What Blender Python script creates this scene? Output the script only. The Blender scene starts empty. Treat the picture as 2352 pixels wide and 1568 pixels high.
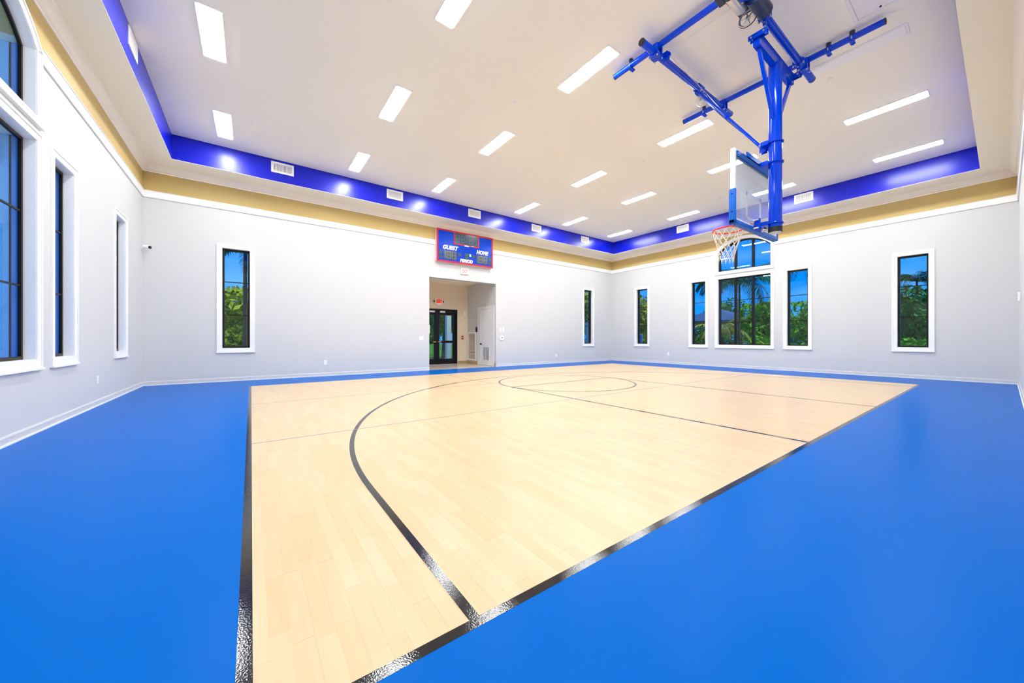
import bpy, bmesh, math, random
from mathutils import Vector, Matrix
random.seed(7)
S = bpy.context.scene
COL = S.collection
R = math.radians

# ------------------------------------------------------------------ camera
YAW = 0.9418                       # heading of the lens from +X (the scoreboard wall runs along X)
cd = bpy.data.cameras.new('camera')
cam = bpy.data.objects.new('camera', cd)
COL.objects.link(cam)
cam.location = (0, 0, 1.2)
cam.rotation_euler = (R(90), 0, YAW - R(90))
cd.sensor_width = 36
cd.lens = 823.585 / 2352 * 36
cd.shift_y = -6.8 / 2352
cd.clip_start = 0.02
cd.clip_end = 400
S.camera = cam

# ------------------------------------------------------------------ exposure, sky, light levels
S.view_settings.view_transform = 'Standard'
S.view_settings.look = 'None'
S.view_settings.exposure = 0.0
S.view_settings.gamma = 1.0
S.view_settings.use_curve_mapping = False
S.cycles.max_bounces = 16
S.cycles.diffuse_bounces = 8
S.cycles.glossy_bounces = 6
S.cycles.transparent_max_bounces = 24
S.cycles.sample_clamp_indirect = 6.0
LAMP = 74.0                        # radiance of the troffer lenses
SKY = 1.15

# hazy low sun added to brighten the foliage, over the camera-side wall (it has no windows): only the garden gets it
sd = bpy.data.lights.new('garden_sun', 'SUN')
sd.energy = 4.5
sd.color = (1.0, 0.86, 0.62)
sd.angle = R(25)
garden_sun = bpy.data.objects.new('garden_sun', sd)
COL.objects.link(garden_sun)
garden_sun.rotation_euler = Vector((0.0, 0.45, -0.89)).to_track_quat('-Z', 'Y').to_euler()

w = bpy.data.worlds.new('sky')
S.world = w
w.use_nodes = True
nt = w.node_tree
nt.nodes.clear()
out = nt.nodes.new('ShaderNodeOutputWorld')
bg = nt.nodes.new('ShaderNodeBackground')
tc = nt.nodes.new('ShaderNodeTexCoord')
sep = nt.nodes.new('ShaderNodeSeparateXYZ')
rp = nt.nodes.new('ShaderNodeValToRGB')
mp = nt.nodes.new('ShaderNodeMapping')
nz = nt.nodes.new('ShaderNodeTexNoise')
cr = nt.nodes.new('ShaderNodeValToRGB')
mx = nt.nodes.new('ShaderNodeMixRGB')
L = nt.links.new
L(tc.outputs['Generated'], sep.inputs[0])
L(sep.outputs['Z'], rp.inputs[0])
rp.color_ramp.elements[0].position = 0.0
rp.color_ramp.elements[0].color = (0.0, 0.34, 1.0, 1)
rp.color_ramp.elements[1].position = 0.6
rp.color_ramp.elements[1].color = (0.0, 0.20, 0.90, 1)
mp.inputs['Scale'].default_value = (1, 1, 3.5)
L(tc.outputs['Generated'], mp.inputs[0])
L(mp.outputs[0], nz.inputs[0])
nz.inputs['Scale'].default_value = 3.2
nz.inputs['Detail'].default_value = 5
L(nz.outputs[0], cr.inputs[0])
cr.color_ramp.elements[0].position = 0.48
cr.color_ramp.elements[0].color = (0, 0, 0, 1)
cr.color_ramp.elements[1].position = 0.75
cr.color_ramp.elements[1].color = (0.6, 0.6, 0.6, 1)
L(cr.outputs[0], mx.inputs[0])
L(rp.outputs[0], mx.inputs[1])
mx.inputs[2].default_value = (0.36, 0.68, 0.95, 1)
L(mx.outputs[0], bg.inputs[0])
bg.inputs[1].default_value = SKY
L(bg.outputs[0], out.inputs[0])

# ------------------------------------------------------------------ materials
def new_mat(name):
    m = bpy.data.materials.new(name)
    m.use_nodes = True
    b = m.node_tree.nodes['Principled BSDF']
    return m, m.node_tree, b

def mat(name, col, rough=0.5, metal=0.0, spec=0.5, noise=0.0, nscale=8.0, bump=0.0, bscale=60.0, coat=0.0,
        rnoise=0.0, emit=None, estr=0.0):
    m, t, b = new_mat(name)
    b.inputs['Base Color'].default_value = (*col, 1)
    b.inputs['Roughness'].default_value = rough
    b.inputs['Metallic'].default_value = metal
    b.inputs['Specular IOR Level'].default_value = spec
    if coat:
        b.inputs['Coat Weight'].default_value = coat
        b.inputs['Coat Roughness'].default_value = 0.08
    c = t.nodes.new('ShaderNodeTexCoord')
    if noise or rnoise:
        n = t.nodes.new('ShaderNodeTexNoise')
        n.inputs['Scale'].default_value = nscale
        n.inputs['Detail'].default_value = 4
        t.links.new(c.outputs['Object'], n.inputs[0])
        if noise:
            x = t.nodes.new('ShaderNodeMixRGB')
            x.inputs[1].default_value = (*[min(1, v * (1 + noise)) for v in col], 1)
            x.inputs[2].default_value = (*[v * (1 - noise) for v in col], 1)
            t.links.new(n.outputs[0], x.inputs[0])
            t.links.new(x.outputs[0], b.inputs['Base Color'])
        if rnoise:
            q = t.nodes.new('ShaderNodeMapRange')
            q.inputs[1].default_value = 0.35
            q.inputs[2].default_value = 0.65
            q.inputs[3].default_value = rough - rnoise
            q.inputs[4].default_value = rough + rnoise
            t.links.new(n.outputs[0], q.inputs[0])
            t.links.new(q.outputs[0], b.inputs['Roughness'])
    if bump:
        n2 = t.nodes.new('ShaderNodeTexNoise')
        n2.inputs['Scale'].default_value = bscale
        n2.inputs['Detail'].default_value = 3
        t.links.new(c.outputs['Object'], n2.inputs[0])
        bp = t.nodes.new('ShaderNodeBump')
        bp.inputs['Strength'].default_value = bump
        bp.inputs['Distance'].default_value = 0.01
        t.links.new(n2.outputs[0], bp.inputs['Height'])
        t.links.new(bp.outputs[0], b.inputs['Normal'])
    if emit:
        b.inputs['Emission Color'].default_value = (*emit, 1)
        b.inputs['Emission Strength'].default_value = estr
    return m

M = {}
M['wall'] = mat('white_wall_paint', (0.62, 0.622, 0.618), 0.55, spec=0.25, bump=0.05, bscale=120)
M['tan'] = mat('tan_wall_paint', (0.50, 0.365, 0.14), 0.5, spec=0.25)
M['ceil'] = mat('cream_ceiling_paint', (0.99, 0.96, 0.84), 0.7, spec=0.2, bump=0.06, bscale=160)
M['soffit'] = mat('cream_soffit_paint', (0.975, 0.93, 0.77), 0.6, spec=0.3, bump=0.05, bscale=160)
M['trim'] = mat('white_gloss_trim', (0.90, 0.90, 0.89), 0.35)
M['crown'] = mat('cream_trim', (0.95, 0.89, 0.77), 0.4)
M['tray'] = mat('royal_blue_gloss_paint', (0.0, 0.005, 0.42), 0.30, spec=0.45, bump=0.03, bscale=14)
M['bfloor'] = mat('blue_floor_paint', (0.0, 0.105, 0.44), 0.29, spec=0.02)
M['black'] = mat('black_line_paint', (0.004, 0.005, 0.009), 0.04, spec=0.5, bump=0.05, bscale=130)
M['lavender'] = mat('thin_grey_line_paint', (0.30, 0.27, 0.32), 0.4, spec=0.2)
M['bronze'] = mat('dark_bronze_frame', (0.010, 0.006, 0.004), 0.4, spec=0.18)
M['bronze_skylit'] = mat('outer_frame_with_blue_skylight', (0.09, 0.25, 0.60), 0.5, spec=0.1)  # blue skylight on the outer frame is put into its colour
M['stucco'] = mat('exterior_stucco', (0.75, 0.75, 0.73), 0.9, bump=0.5, bscale=60)
M['stucco_skylit'] = mat('stucco_with_blue_skylight', (0.26, 0.48, 0.78), 0.9, bump=0.5, bscale=60)  # left outside faces: the sky's blue light mixed into the stucco colour
M['blue'] = mat('blue_gloss_steel', (0.0, 0.045, 0.60), 0.10, spec=0.25)
M['pad'] = mat('blue_vinyl_pad', (0.0, 0.115, 0.56), 0.4, spec=0.25)
M['steel'] = mat('zinc_steel', (0.62, 0.62, 0.62), 0.3, metal=0.9)
M['silver'] = mat('silver_motor_paint', (0.70, 0.68, 0.64), 0.3, metal=0.6)
M['dark'] = mat('black_plastic', (0.007, 0.007, 0.009), 0.4, spec=0.2)
M['dkblue'] = mat('dark_navy_housing', (0.008, 0.02, 0.06), 0.35)
M['rubber'] = mat('black_rubber', (0.01, 0.01, 0.01), 0.6)
M['red'] = mat('red_plastic', (0.50, 0.006, 0.015), 0.35, spec=0.3)
M['sidered'] = mat('scoreboard_cabinet_side', (0.80, 0.62, 0.60), 0.4)
M['sbblue'] = mat('scoreboard_blue_face', (0.0, 0.042, 0.48), 0.2, spec=0.12)
M['sbdark'] = mat('scoreboard_digit_window', (0.004, 0.03, 0.06), 0.2)
M['digit'] = mat('unlit_led_digit', (0.20, 0.22, 0.18), 0.5)
M['digit2'] = mat('unlit_led_clock_digit', (0.07, 0.13, 0.22), 0.5)
M['greend'] = mat('green_dark_window', (0.0, 0.06, 0.05), 0.3)
M['white'] = mat('white_plastic', (0.93, 0.92, 0.91), 0.35)
M['ltr'] = mat('white_vinyl_lettering', (0.9, 0.9, 0.92), 0.4)
M['rim'] = mat('orange_rim_paint', (0.80, 0.045, 0.0), 0.35, spec=0.12)
M['net'] = mat('white_nylon_net', (0.82, 0.78, 0.66), 0.7)
M['alu'] = mat('white_aluminium', (0.85, 0.86, 0.88), 0.35)
M['tile'] = mat('beige_floor_tile', (0.62, 0.51, 0.41), 0.2, noise=0.12, nscale=3)
M['tilebase'] = mat('brown_tile_base', (0.42, 0.30, 0.17), 0.3, noise=0.15, nscale=5)
M['grout'] = mat('grout', (0.35, 0.28, 0.22), 0.8)
M['alcove'] = mat('tan_alcove_paint', (0.80, 0.68, 0.50), 0.55, spec=0.25)
M['door'] = mat('white_door_paint', (0.82, 0.82, 0.82), 0.35)
M['greyslat'] = mat('grey_louvre', (0.22, 0.25, 0.30), 0.4)
M['brass'] = mat('brass', (0.85, 0.50, 0.10), 0.25, metal=0.9)
M['exitred'] = mat('exit_letter_red', (0.75, 0.05, 0.02), 0.4, emit=(1.0, 0.10, 0.03), estr=0.9)
M['exitface'] = mat('exit_sign_lit_red', (0.8, 0.12, 0.05), 0.4, emit=(1.0, 0.12, 0.04), estr=0.6)
M['exitdim'] = mat('exit_letter_coral', (0.75, 0.07, 0.045), 0.4, spec=0.1, emit=(1.0, 0.12, 0.08), estr=0.2)
M['vent'] = mat('white_vent_enamel', (0.84, 0.83, 0.80), 0.4)
M['ventdark'] = mat('vent_throat', (0.10, 0.09, 0.08), 0.8)
M['lens'] = mat('lit_troffer_lens', (0.9, 0.9, 0.9), 0.5, emit=(0.95, 0.985, 1.0), estr=LAMP)
M['lensoff'] = mat('unlit_troffer_lens', (0.97, 0.97, 0.96), 0.4)
M['lawn'] = mat('lawn_grass', (0.07, 0.20, 0.012), 0.9, spec=0.1, noise=0.4, nscale=1.5)
M['leafA'] = mat('leaf_mid_green', (0.16, 0.40, 0.012), 0.6, spec=0.2, noise=0.5, nscale=0.8)
M['leafB'] = mat('leaf_dark_green', (0.045, 0.20, 0.02), 0.6, spec=0.2, noise=0.5, nscale=0.8)
M['leafC'] = mat('leaf_yellow_green', (0.34, 0.38, 0.015), 0.6, spec=0.2, noise=0.4, nscale=0.8)
M['palm'] = mat('palm_frond_green', (0.03, 0.12, 0.03), 0.5, spec=0.25)
M['palmy'] = mat('palm_frond_olive', (0.30, 0.30, 0.03), 0.5, spec=0.25)
M['bark'] = mat('tree_bark', (0.05, 0.035, 0.025), 0.9, noise=0.3, nscale=6)
M['roof'] = mat('slate_blue_roof', (0.04, 0.09, 0.18), 0.5)
M['beam'] = mat('pale_timber_beam', (0.42, 0.40, 0.36), 0.6)
M['bluebin'] = mat('blue_painted_post', (0.02, 0.16, 0.62), 0.4)

# wood: every plank takes its own tone
def wood_mat(name, attr):
    m, t, b = new_mat(name)
    if attr:
        a = t.nodes.new('ShaderNodeAttribute')
        a.attribute_name = 'tone'
        rnd = a.outputs['Fac']
    else:
        a = t.nodes.new('ShaderNodeObjectInfo')
        rnd = a.outputs['Random']
    ramp = t.nodes.new('ShaderNodeValToRGB')
    ramp.color_ramp.elements[0].color = (0.64, 0.465, 0.262, 1)
    ramp.color_ramp.elements[1].color = (0.685, 0.52, 0.32, 1)
    t.links.new(rnd, ramp.inputs[0])
    g = t.nodes.new('ShaderNodeNewGeometry')
    mpg = t.nodes.new('ShaderNodeMapping')
    mpg.inputs['Scale'].default_value = (60, 3.0, 1)
    t.links.new(g.outputs['Position'], mpg.inputs[0])
    n = t.nodes.new('ShaderNodeTexNoise')
    n.inputs['Scale'].default_value = 1.0
    n.inputs['Detail'].default_value = 5
    t.links.new(mpg.outputs[0], n.inputs[0])
    x = t.nodes.new('ShaderNodeMixRGB')
    x.blend_type = 'MULTIPLY'
    x.inputs[0].default_value = 0.16
    t.links.new(ramp.outputs[0], x.inputs[1])
    t.links.new(n.outputs[0], x.inputs[2])
    t.links.new(x.outputs[0], b.inputs['Base Color'])
    b.inputs['Roughness'].default_value = 0.30
    b.inputs['Specular IOR Level'].default_value = 0.28
    return m
M['wood'] = wood_mat('maple_plank', False)
M['woodfar'] = wood_mat('maple_planks_joined', True)
M['woodbase'] = mat('maple_joint', (0.66, 0.48, 0.27), 0.5)

def glass_mat(name, tint, refl=0.045, haze=0.0):
    m = bpy.data.materials.new(name)
    m.use_nodes = True
    t = m.node_tree
    t.nodes.clear()
    o = t.nodes.new('ShaderNodeOutputMaterial')
    tr = t.nodes.new('ShaderNodeBsdfTransparent')
    tr.inputs[0].default_value = (*tint, 1)
    gl = t.nodes.new('ShaderNodeBsdfGlossy')
    gl.inputs['Roughness'].default_value = 0.01
    g = t.nodes.new('ShaderNodeNewGeometry')
    dt = t.nodes.new('ShaderNodeVectorMath')
    dt.operation = 'DOT_PRODUCT'
    t.links.new(g.outputs['Normal'], dt.inputs[0])
    t.links.new(g.outputs['Incoming'], dt.inputs[1])
    def math_(op, a, b=None):
        n = t.nodes.new('ShaderNodeMath')
        n.operation = op
        for k, v in enumerate((a, b)):
            if v is None:
                continue
            if isinstance(v, (int, float)):
                n.inputs[k].default_value = v
            else:
                t.links.new(v, n.inputs[k])
        return n.outputs[0]
    ca = math_('ABSOLUTE', dt.outputs['Value'])
    f = math_('POWER', math_('SUBTRACT', 1.0, ca), 5.0)
    f = math_('ADD', math_('MULTIPLY', f, 0.35), refl)
    ms = t.nodes.new('ShaderNodeMixShader')
    t.links.new(f, ms.inputs[0])
    t.links.new(tr.outputs[0], ms.inputs[1])
    t.links.new(gl.outputs[0], ms.inputs[2])
    last = ms
    if haze:
        d = t.nodes.new('ShaderNodeBsdfDiffuse')
        d.inputs[0].default_value = (0.8, 0.86, 0.9, 1)
        m2 = t.nodes.new('ShaderNodeMixShader')
        m2.inputs[0].default_value = haze
        t.links.new(ms.outputs[0], m2.inputs[1])
        t.links.new(d.outputs[0], m2.inputs[2])
        last = m2
    t.links.new(last.outputs[0], o.inputs[0])
    return m
M['glass'] = glass_mat('window_glass', (0.62, 0.88, 1.0))
M['bglass'] = glass_mat('backboard_glass', (0.93, 0.97, 0.98), haze=0.24)

# ------------------------------------------------------------------ helpers
def place(o, name, parent):
    COL.objects.link(o)
    if parent is not None:
        o.parent = parent
    return o

def wloc(p):
    v = Vector((0, 0, 0))
    while p is not None:
        v += p.location
        p = p.parent
    return v

def obj(name, bm, m, parent=None, smooth=True, kind=None, ang=35):
    """link a bmesh drawn in world coordinates as ONE mesh object"""
    me = bpy.data.meshes.new(name)
    if parent is not None:
        bmesh.ops.translate(bm, verts=bm.verts, vec=-wloc(parent))
    bmesh.ops.recalc_face_normals(bm, faces=bm.faces)
    bm.to_mesh(me)
    bm.free()
    for mm in (m if isinstance(m, (list, tuple)) else [m]):
        me.materials.append(M[mm])
    if smooth:
        me.shade_smooth()
        me.set_sharp_from_angle(angle=R(ang))
    o = bpy.data.objects.new(name, me)
    place(o, name, parent)
    if kind:
        o['kind'] = kind
    return o

def raw(name, verts, faces, m, parent=None, kind=None):
    me = bpy.data.meshes.new(name)
    me.from_pydata(verts, [], faces)
    for mm in (m if isinstance(m, (list, tuple)) else [m]):
        me.materials.append(M[mm])
    o = bpy.data.objects.new(name, me)
    place(o, name, parent)
    if kind:
        o['kind'] = kind
    return o

def thing(name, loc, label, cat, group=None, rz=0.0):
    o = bpy.data.objects.new(name, None)
    COL.objects.link(o)
    o.empty_display_size = 0.1
    o.location = loc
    o.rotation_euler.z = rz
    o['label'] = label
    o['category'] = cat
    if group:
        o['group'] = group
    return o

def tag(o, label, cat, group=None):
    o['label'] = label
    o['category'] = cat
    if group:
        o['group'] = group
    return o

def struct(name, loc=(0, 0, 0), label=None):
    o = bpy.data.objects.new(name, None)
    COL.objects.link(o)
    o.location = loc
    o['kind'] = 'structure'
    if label:
        o['label'] = label
    return o

def copy_tree(o, parent=None):
    c = o.copy()
    COL.objects.link(c)
    if parent is not None:
        c.parent = parent
    for ch in list(o.children):
        copy_tree(ch, c)
    return c

def B(bm, x0, x1, y0, y1, z0, z1, bev=0.0, seg=2, mi=0):
    """axis aligned box"""
    t = bmesh.new() if bev else bm
    vs = [t.verts.new((x, y, z)) for x in (x0, x1) for y in (y0, y1) for z in (z0, z1)]
    fs = [(0, 1, 3, 2), (4, 6, 7, 5), (0, 4, 5, 1), (2, 3, 7, 6), (0, 2, 6, 4), (1, 5, 7, 3)]
    ff = [t.faces.new([vs[i] for i in f]) for f in fs]
    for f in ff:
        f.material_index = mi
    if bev:
        bmesh.ops.bevel(t, geom=list(t.edges), offset=bev, segments=seg, profile=0.6, affect='EDGES')
        for f in t.faces:
            f.material_index = mi
        merge(bm, t)
    return bm

def merge(bm, t):
    me = bpy.data.meshes.new('tmp')
    t.to_mesh(me)
    t.free()
    bm.from_mesh(me)
    bpy.data.meshes.remove(me)

def frame_of(d):
    d = Vector(d).normalized()
    up = Vector((0, 0, 1)) if abs(d.z) < 0.95 else Vector((1, 0, 0))
    a = d.cross(up).normalized()
    return d, a, a.cross(d).normalized()

def tube(bm, pts, r, n=12, cap=True, closed=False, mi=0):
    pts = [Vector(p) for p in pts]
    rr = r if isinstance(r, (list, tuple)) else [r] * len(pts)
    rings = []
    N = len(pts)
    d0, a, b = frame_of(pts[1] - pts[0])
    for i, p in enumerate(pts):
        if closed:
            d = (pts[(i + 1) % N] - pts[i - 1]).normalized()
        elif i == 0:
            d = (pts[1] - pts[0]).normalized()
        elif i == N - 1:
            d = (pts[-1] - pts[-2]).normalized()
        else:
            d = ((pts[i + 1] - p).normalized() + (p - pts[i - 1]).normalized()).normalized()
        a = (a - d * a.dot(d)).normalized()
        b = a.cross(d)
        rings.append([bm.verts.new(p + (a * math.cos(2 * math.pi * k / n) + b * math.sin(2 * math.pi * k / n)) * rr[i]) for k in range(n)])
    for i in range(N if closed else N - 1):
        A, C = rings[i], rings[(i + 1) % N]
        for k in range(n):
            f = bm.faces.new((A[k], A[(k + 1) % n], C[(k + 1) % n], C[k]))
            f.material_index = mi
    if cap and not closed:
        for ring in (rings[0][::-1], rings[-1]):
            f = bm.faces.new(ring)
            f.material_index = mi
    return bm

def cyl(bm, p0, p1, r, n=16, r2=None, mi=0):
    return tube(bm, [p0, p1], [r, r if r2 is None else r2], n, mi=mi)

def ring_pts(c, ax, rad, n=24, a0=0.0, a1=2 * math.pi, ref=None):
    d, a, b = frame_of(ax)
    if ref is not None:
        a = Vector(ref).normalized()
        b = d.cross(a)
    full = abs(a1 - a0 - 2 * math.pi) < 1e-6
    m = n if full else n + 1
    return [Vector(c) + (a * math.cos(a0 + (a1 - a0) * k / n) + b * math.sin(a0 + (a1 - a0) * k / n)) * rad for k in range(m)]

def beam(bm, p0, p1, wd, ht, side=(0, 0, 1), mi=0):
    """square bar from p0 to p1; ht measured along `side`"""
    p0, p1 = Vector(p0), Vector(p1)
    d = (p1 - p0).normalized()
    s = Vector(side)
    s = (s - d * s.dot(d)).normalized()
    a = d.cross(s)
    q = []
    for p in (p0, p1):
        q.append([bm.verts.new(p + a * (wd / 2 * i) + s * (ht / 2 * j)) for i, j in ((-1, -1), (1, -1), (1, 1), (-1, 1))])
    fs = [bm.faces.new((q[0][k], q[0][(k + 1) % 4], q[1][(k + 1) % 4], q[1][k])) for k in range(4)]
    fs += [bm.faces.new(q[0][::-1]), bm.faces.new(q[1])]
    for f in fs:
        f.material_index = mi
    return bm

def text_obj(name, body, size, place_m, m, parent, extr=0.004, shear=0.0, bold=0.0, width=None):
    cu = bpy.data.curves.new(name, 'FONT')
    cu.body = body
    cu.size = size
    cu.extrude = extr
    cu.shear = shear
    cu.offset = bold
    cu.align_x = 'CENTER'
    cu.align_y = 'CENTER'
    cu.resolution_u = 3
    o = bpy.data.objects.new(name, cu)
    COL.objects.link(o)
    bpy.context.view_layer.update()
    dg = bpy.context.evaluated_depsgraph_get()
    me = bpy.data.meshes.new_from_object(o.evaluated_get(dg))
    bpy.data.objects.remove(o)
    me.name = name
    if width:
        xs = [v.co.x for v in me.vertices]
        k = width / (max(xs) - min(xs))
        me.transform(Matrix.Diagonal((k, 1, 1, 1)))
    me.transform(place_m)
    me.transform(Matrix.Translation(-wloc(parent)))
    me.materials.clear()
    me.materials.append(M[m])
    t = bpy.data.objects.new(name, me)
    place(t, name, parent)
    return t

# ------------------------------------------------------------------ room numbers (metres)
XL, XR, YF, YB = -2.2217, 16.1774, -0.2153, 12.8199
ZT1, ZT2, ZS, ZC = 4.789, 4.965, 5.60, 6.2106
CL, CR, CF, CB = -1.5737, 15.2853, 0.3793, 12.0108
TH = 0.40
THR = 0.25
AX0, AX1, AY, AZ, ACZ = 5.454, 8.474, 15.30, 3.54, 3.75     # entrance alcove
WZ0, WZ1 = 0.93, 3.73
AR_Z0, AR_SP, AR_PK = 4.04, 4.88, 5.27

def arc_top(u0, u1, grow=0.0):
    uc, hw, h = (u0 + u1) / 2, (u1 - u0) / 2, AR_PK - AR_SP
    rad = (hw * hw + h * h) / (2 * h)
    zc = AR_PK - rad
    return lambda u: zc + math.sqrt(max(1e-6, (rad + grow) ** 2 - (u - uc) ** 2))

WIN_R = [(10.61, 11.25), (7.76, 8.385), (5.307, 7.24), (4.16, 4.79), (1.323, 1.962)]
WIN_L = [(10.61, 11.28), (7.79, 8.465), (5.36, 7.275)]
WIN_B = [(-0.655, -0.025), (13.95, 14.58)]

def holes_for(wins, big=None):
    hs = [dict(u0=a, u1=b, z0=WZ0, top=WZ1) for a, b in wins]
    if big is not None:
        a, b = wins[big]
        hs.append(dict(u0=a, u1=b, z0=AR_Z0, top=arc_top(a, b)))
    return hs

def wall(name, P, u0, u1, z0, z1, holes, th, mats, zf=None):
    """P(u, z, d): d = 0 on the room face, th on the outside face"""
    cuts = {u0, u1}
    for h in holes:
        cuts |= {h['u0'], h['u1']}
        if callable(h['top']):
            cuts |= {h['u0'] + (h['u1'] - h['u0']) * k / 28 for k in range(29)}
    cuts = sorted(cuts)
    bm = bmesh.new()
    for a, b in zip(cuts, cuts[1:]):
        if b - a < 1e-6:
            continue
        mid = (a + b) / 2
        hs = sorted([h for h in holes if h['u0'] - 1e-6 < mid < h['u1'] + 1e-6], key=lambda h: h['z0'])
        iv, lo = [], (z0, z0)
        for h in hs:
            if h['z0'] > z0 + 1e-6:
                iv.append((lo, (h['z0'], h['z0'])))
            tp = h['top']
            lo = (tp(a), tp(b)) if callable(tp) else (tp, tp)
        iv.append((lo, (z1, z1)))
        iv2 = []
        for lo, hi in iv:
            if zf and max(lo) < zf < min(hi):
                iv2 += [(lo, (zf, zf)), ((zf, zf), hi)]
            else:
                iv2.append((lo, hi))
        for lo, hi in iv2:
            q = []
            for d in (0, th):
                q.append([bm.verts.new(P(a, lo[0], d)), bm.verts.new(P(b, lo[1], d)), bm.verts.new(P(b, hi[1], d)), bm.verts.new(P(a, hi[0], d))])
            mi = 1 if (zf and (lo[0] + lo[1] + hi[0] + hi[1]) / 4 > zf and min(lo) >= zf - 0.1) else 0
            f = bm.faces.new(q[0]); f.material_index = mi
            f = bm.faces.new(q[1][::-1]); f.material_index = 2
            for k in range(4):
                f = bm.faces.new((q[0][k], q[1][k], q[1][(k + 1) % 4], q[0][(k + 1) % 4]))
                f.material_index = mi
    me = bpy.data.meshes.new(name)
    bmesh.ops.recalc_face_normals(bm, faces=bm.faces)
    bm.to_mesh(me)
    bm.free()
    for m in mats:
        me.materials.append(M[m])
    o = bpy.data.objects.new(name, me)
    COL.objects.link(o)
    o['kind'] = 'structure'
    return o

PR = lambda u, z, d: (XR + d, u, z)
PL = lambda u, z, d: (XL - d, u, z)
PB = lambda u, z, d: (u, YB + d, z)
PF = lambda u, z, d: (u, YF - d, z)
WM = ['wall', 'tan', 'stucco']
ZTOP = 6.35
wall('wall_right', PR, YF - 0.2, YB + THR, 0, ZTOP, holes_for(WIN_R, 2), THR, WM, ZT2)
wall('wall_left', PL, YF - 0.2, YB + THR, 0, ZTOP, holes_for(WIN_L, 2), TH, ['wall', 'tan', 'stucco_skylit'], ZT2)
wall('wall_back', PB, XL, XR, 0, ZTOP, holes_for(WIN_B) + [dict(u0=AX0, u1=AX1, z0=0, top=AZ)], THR, WM, ZT2)
wall('wall_front', PF, XL, XR, 0, ZTOP, [], 0.2, WM, ZT2)

# entrance alcove behind the scoreboard wall
DOOR_L, DOOR_R, DOOR_T = 5.83, 7.91, 2.56
PA = lambda u, z, d: (u, AY + d, z)
PAR = lambda u, z, d: (AX1 + d, u, z)
PAL = lambda u, z, d: (AX0 - d, u, z)
D2A, D2B, D2T = 13.06, 14.20, 2.52
wall('wall_alcove_back', PA, AX0 - 0.2, AX1 + 0.2, 0, ACZ + 0.1, [dict(u0=DOOR_L, u1=DOOR_R, z0=0, top=DOOR_T)], 0.2, ['alcove', 'alcove', 'stucco'])
wall('wall_alcove_right', PAR, YB + THR, AY, 0, ACZ + 0.1, [], 0.2, ['wall', 'wall', 'stucco'])
wall('wall_alcove_left', PAL, YB + THR, AY, 0, ACZ + 0.1, [], 0.2, ['alcove', 'alcove', 'stucco'])
bm = bmesh.new()
B(bm, AX0 - 0.2, AX1 + 0.2, YB + THR, AY + 0.2, ACZ, ACZ + 0.1)
obj('ceiling_alcove', bm, 'soffit', kind='structure', smooth=False)

# ------------------------------------------------------------------ floor
CX0, CX1, CY0, CY1 = -0.02, 14.10, 1.29, 11.17       # the maple court
bm = bmesh.new()
B(bm, XL - TH, CX0, YF - 0.2, YB, -0.1, 0)
B(bm, CX1, XR + THR, YF - 0.2, YB, -0.1, 0)
B(bm, CX0, CX1, YF - 0.2, CY0, -0.1, 0)
B(bm, CX0, CX1, CY1, YB, -0.1, 0)
floor = obj('floor', bm, 'bfloor', kind='structure', smooth=False)
bm = bmesh.new()
B(bm, CX0, CX1, CY0, CY1, -0.1, -0.0007)
obj('court_underlay', bm, 'woodbase', floor, smooth=False)

PW, PLN, GAP = 0.0762, 0.61, 0.00025
def fw_depth(x, y):
    return x * math.cos(YAW) + y * math.sin(YAW)
planks = []
col_n = int((CX1 - CX0) / PW)
pw = (CX1 - CX0) / col_n
for i in range(col_n):
    x0 = CX0 + i * pw
    y = CY0 - random.random() * PLN
    while y < CY1:
        ln = PLN * random.choice((0.7, 0.85, 1.0, 1.0, 1.15))
        a, b = max(y, CY0), min(y + ln, CY1)
        y += ln
        if b - a > 0.02:
            planks.append((x0, a, b))
def seen_area(p):
    x, y = p[0] + pw / 2, (p[1] + p[2]) / 2
    d = fw_depth(x, y)
    lat = x * math.sin(YAW) - y * math.cos(YAW)
    if d < 0.3 or abs(lat / d) > 1.42 or 1.2 / d > 0.96:
        return 0
    return (p[2] - p[1]) / d ** 3
planks.sort(key=seen_area, reverse=True)
cache = {}
for x0, a, b in planks[:300]:
    key = round(b - a, 3)
    if key not in cache:
        t = bmesh.new()
        B(t, GAP, pw - GAP, GAP, key - GAP, -0.012, 0)
        me = bpy.data.meshes.new('plank')
        bmesh.ops.recalc_face_normals(t, faces=t.faces)
        t.to_mesh(me)
        t.free()
        me.materials.append(M['wood'])
        cache[key] = me
    o = bpy.data.objects.new('plank', cache[key])
    COL.objects.link(o)
    o.parent = floor
    o.location = (x0, a, 0)
vs, fs, tones = [], [], []
for x0, a, b in planks[300:]:
    n = len(vs)
    xa, xb, ya, yb = x0 + GAP, x0 + pw - GAP, a + GAP, b - GAP
    vs += [(xa, ya, 0), (xb, ya, 0), (xb, yb, 0), (xa, yb, 0), (xa, ya, -.012), (xb, ya, -.012), (xb, yb, -.012), (xa, yb, -.012)]
    fs += [(n, n + 1, n + 2, n + 3), (n, n + 4, n + 5, n + 1), (n + 1, n + 5, n + 6, n + 2), (n + 2, n + 6, n + 7, n + 3), (n + 3, n + 7, n + 4, n)]
    tones += [random.random()] * 5
far = raw('planks', vs, fs, 'woodfar', floor, 'stuff')
at = far.data.attributes.new('tone', 'FLOAT', 'FACE')
at.data.foreach_set('value', tones)

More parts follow.
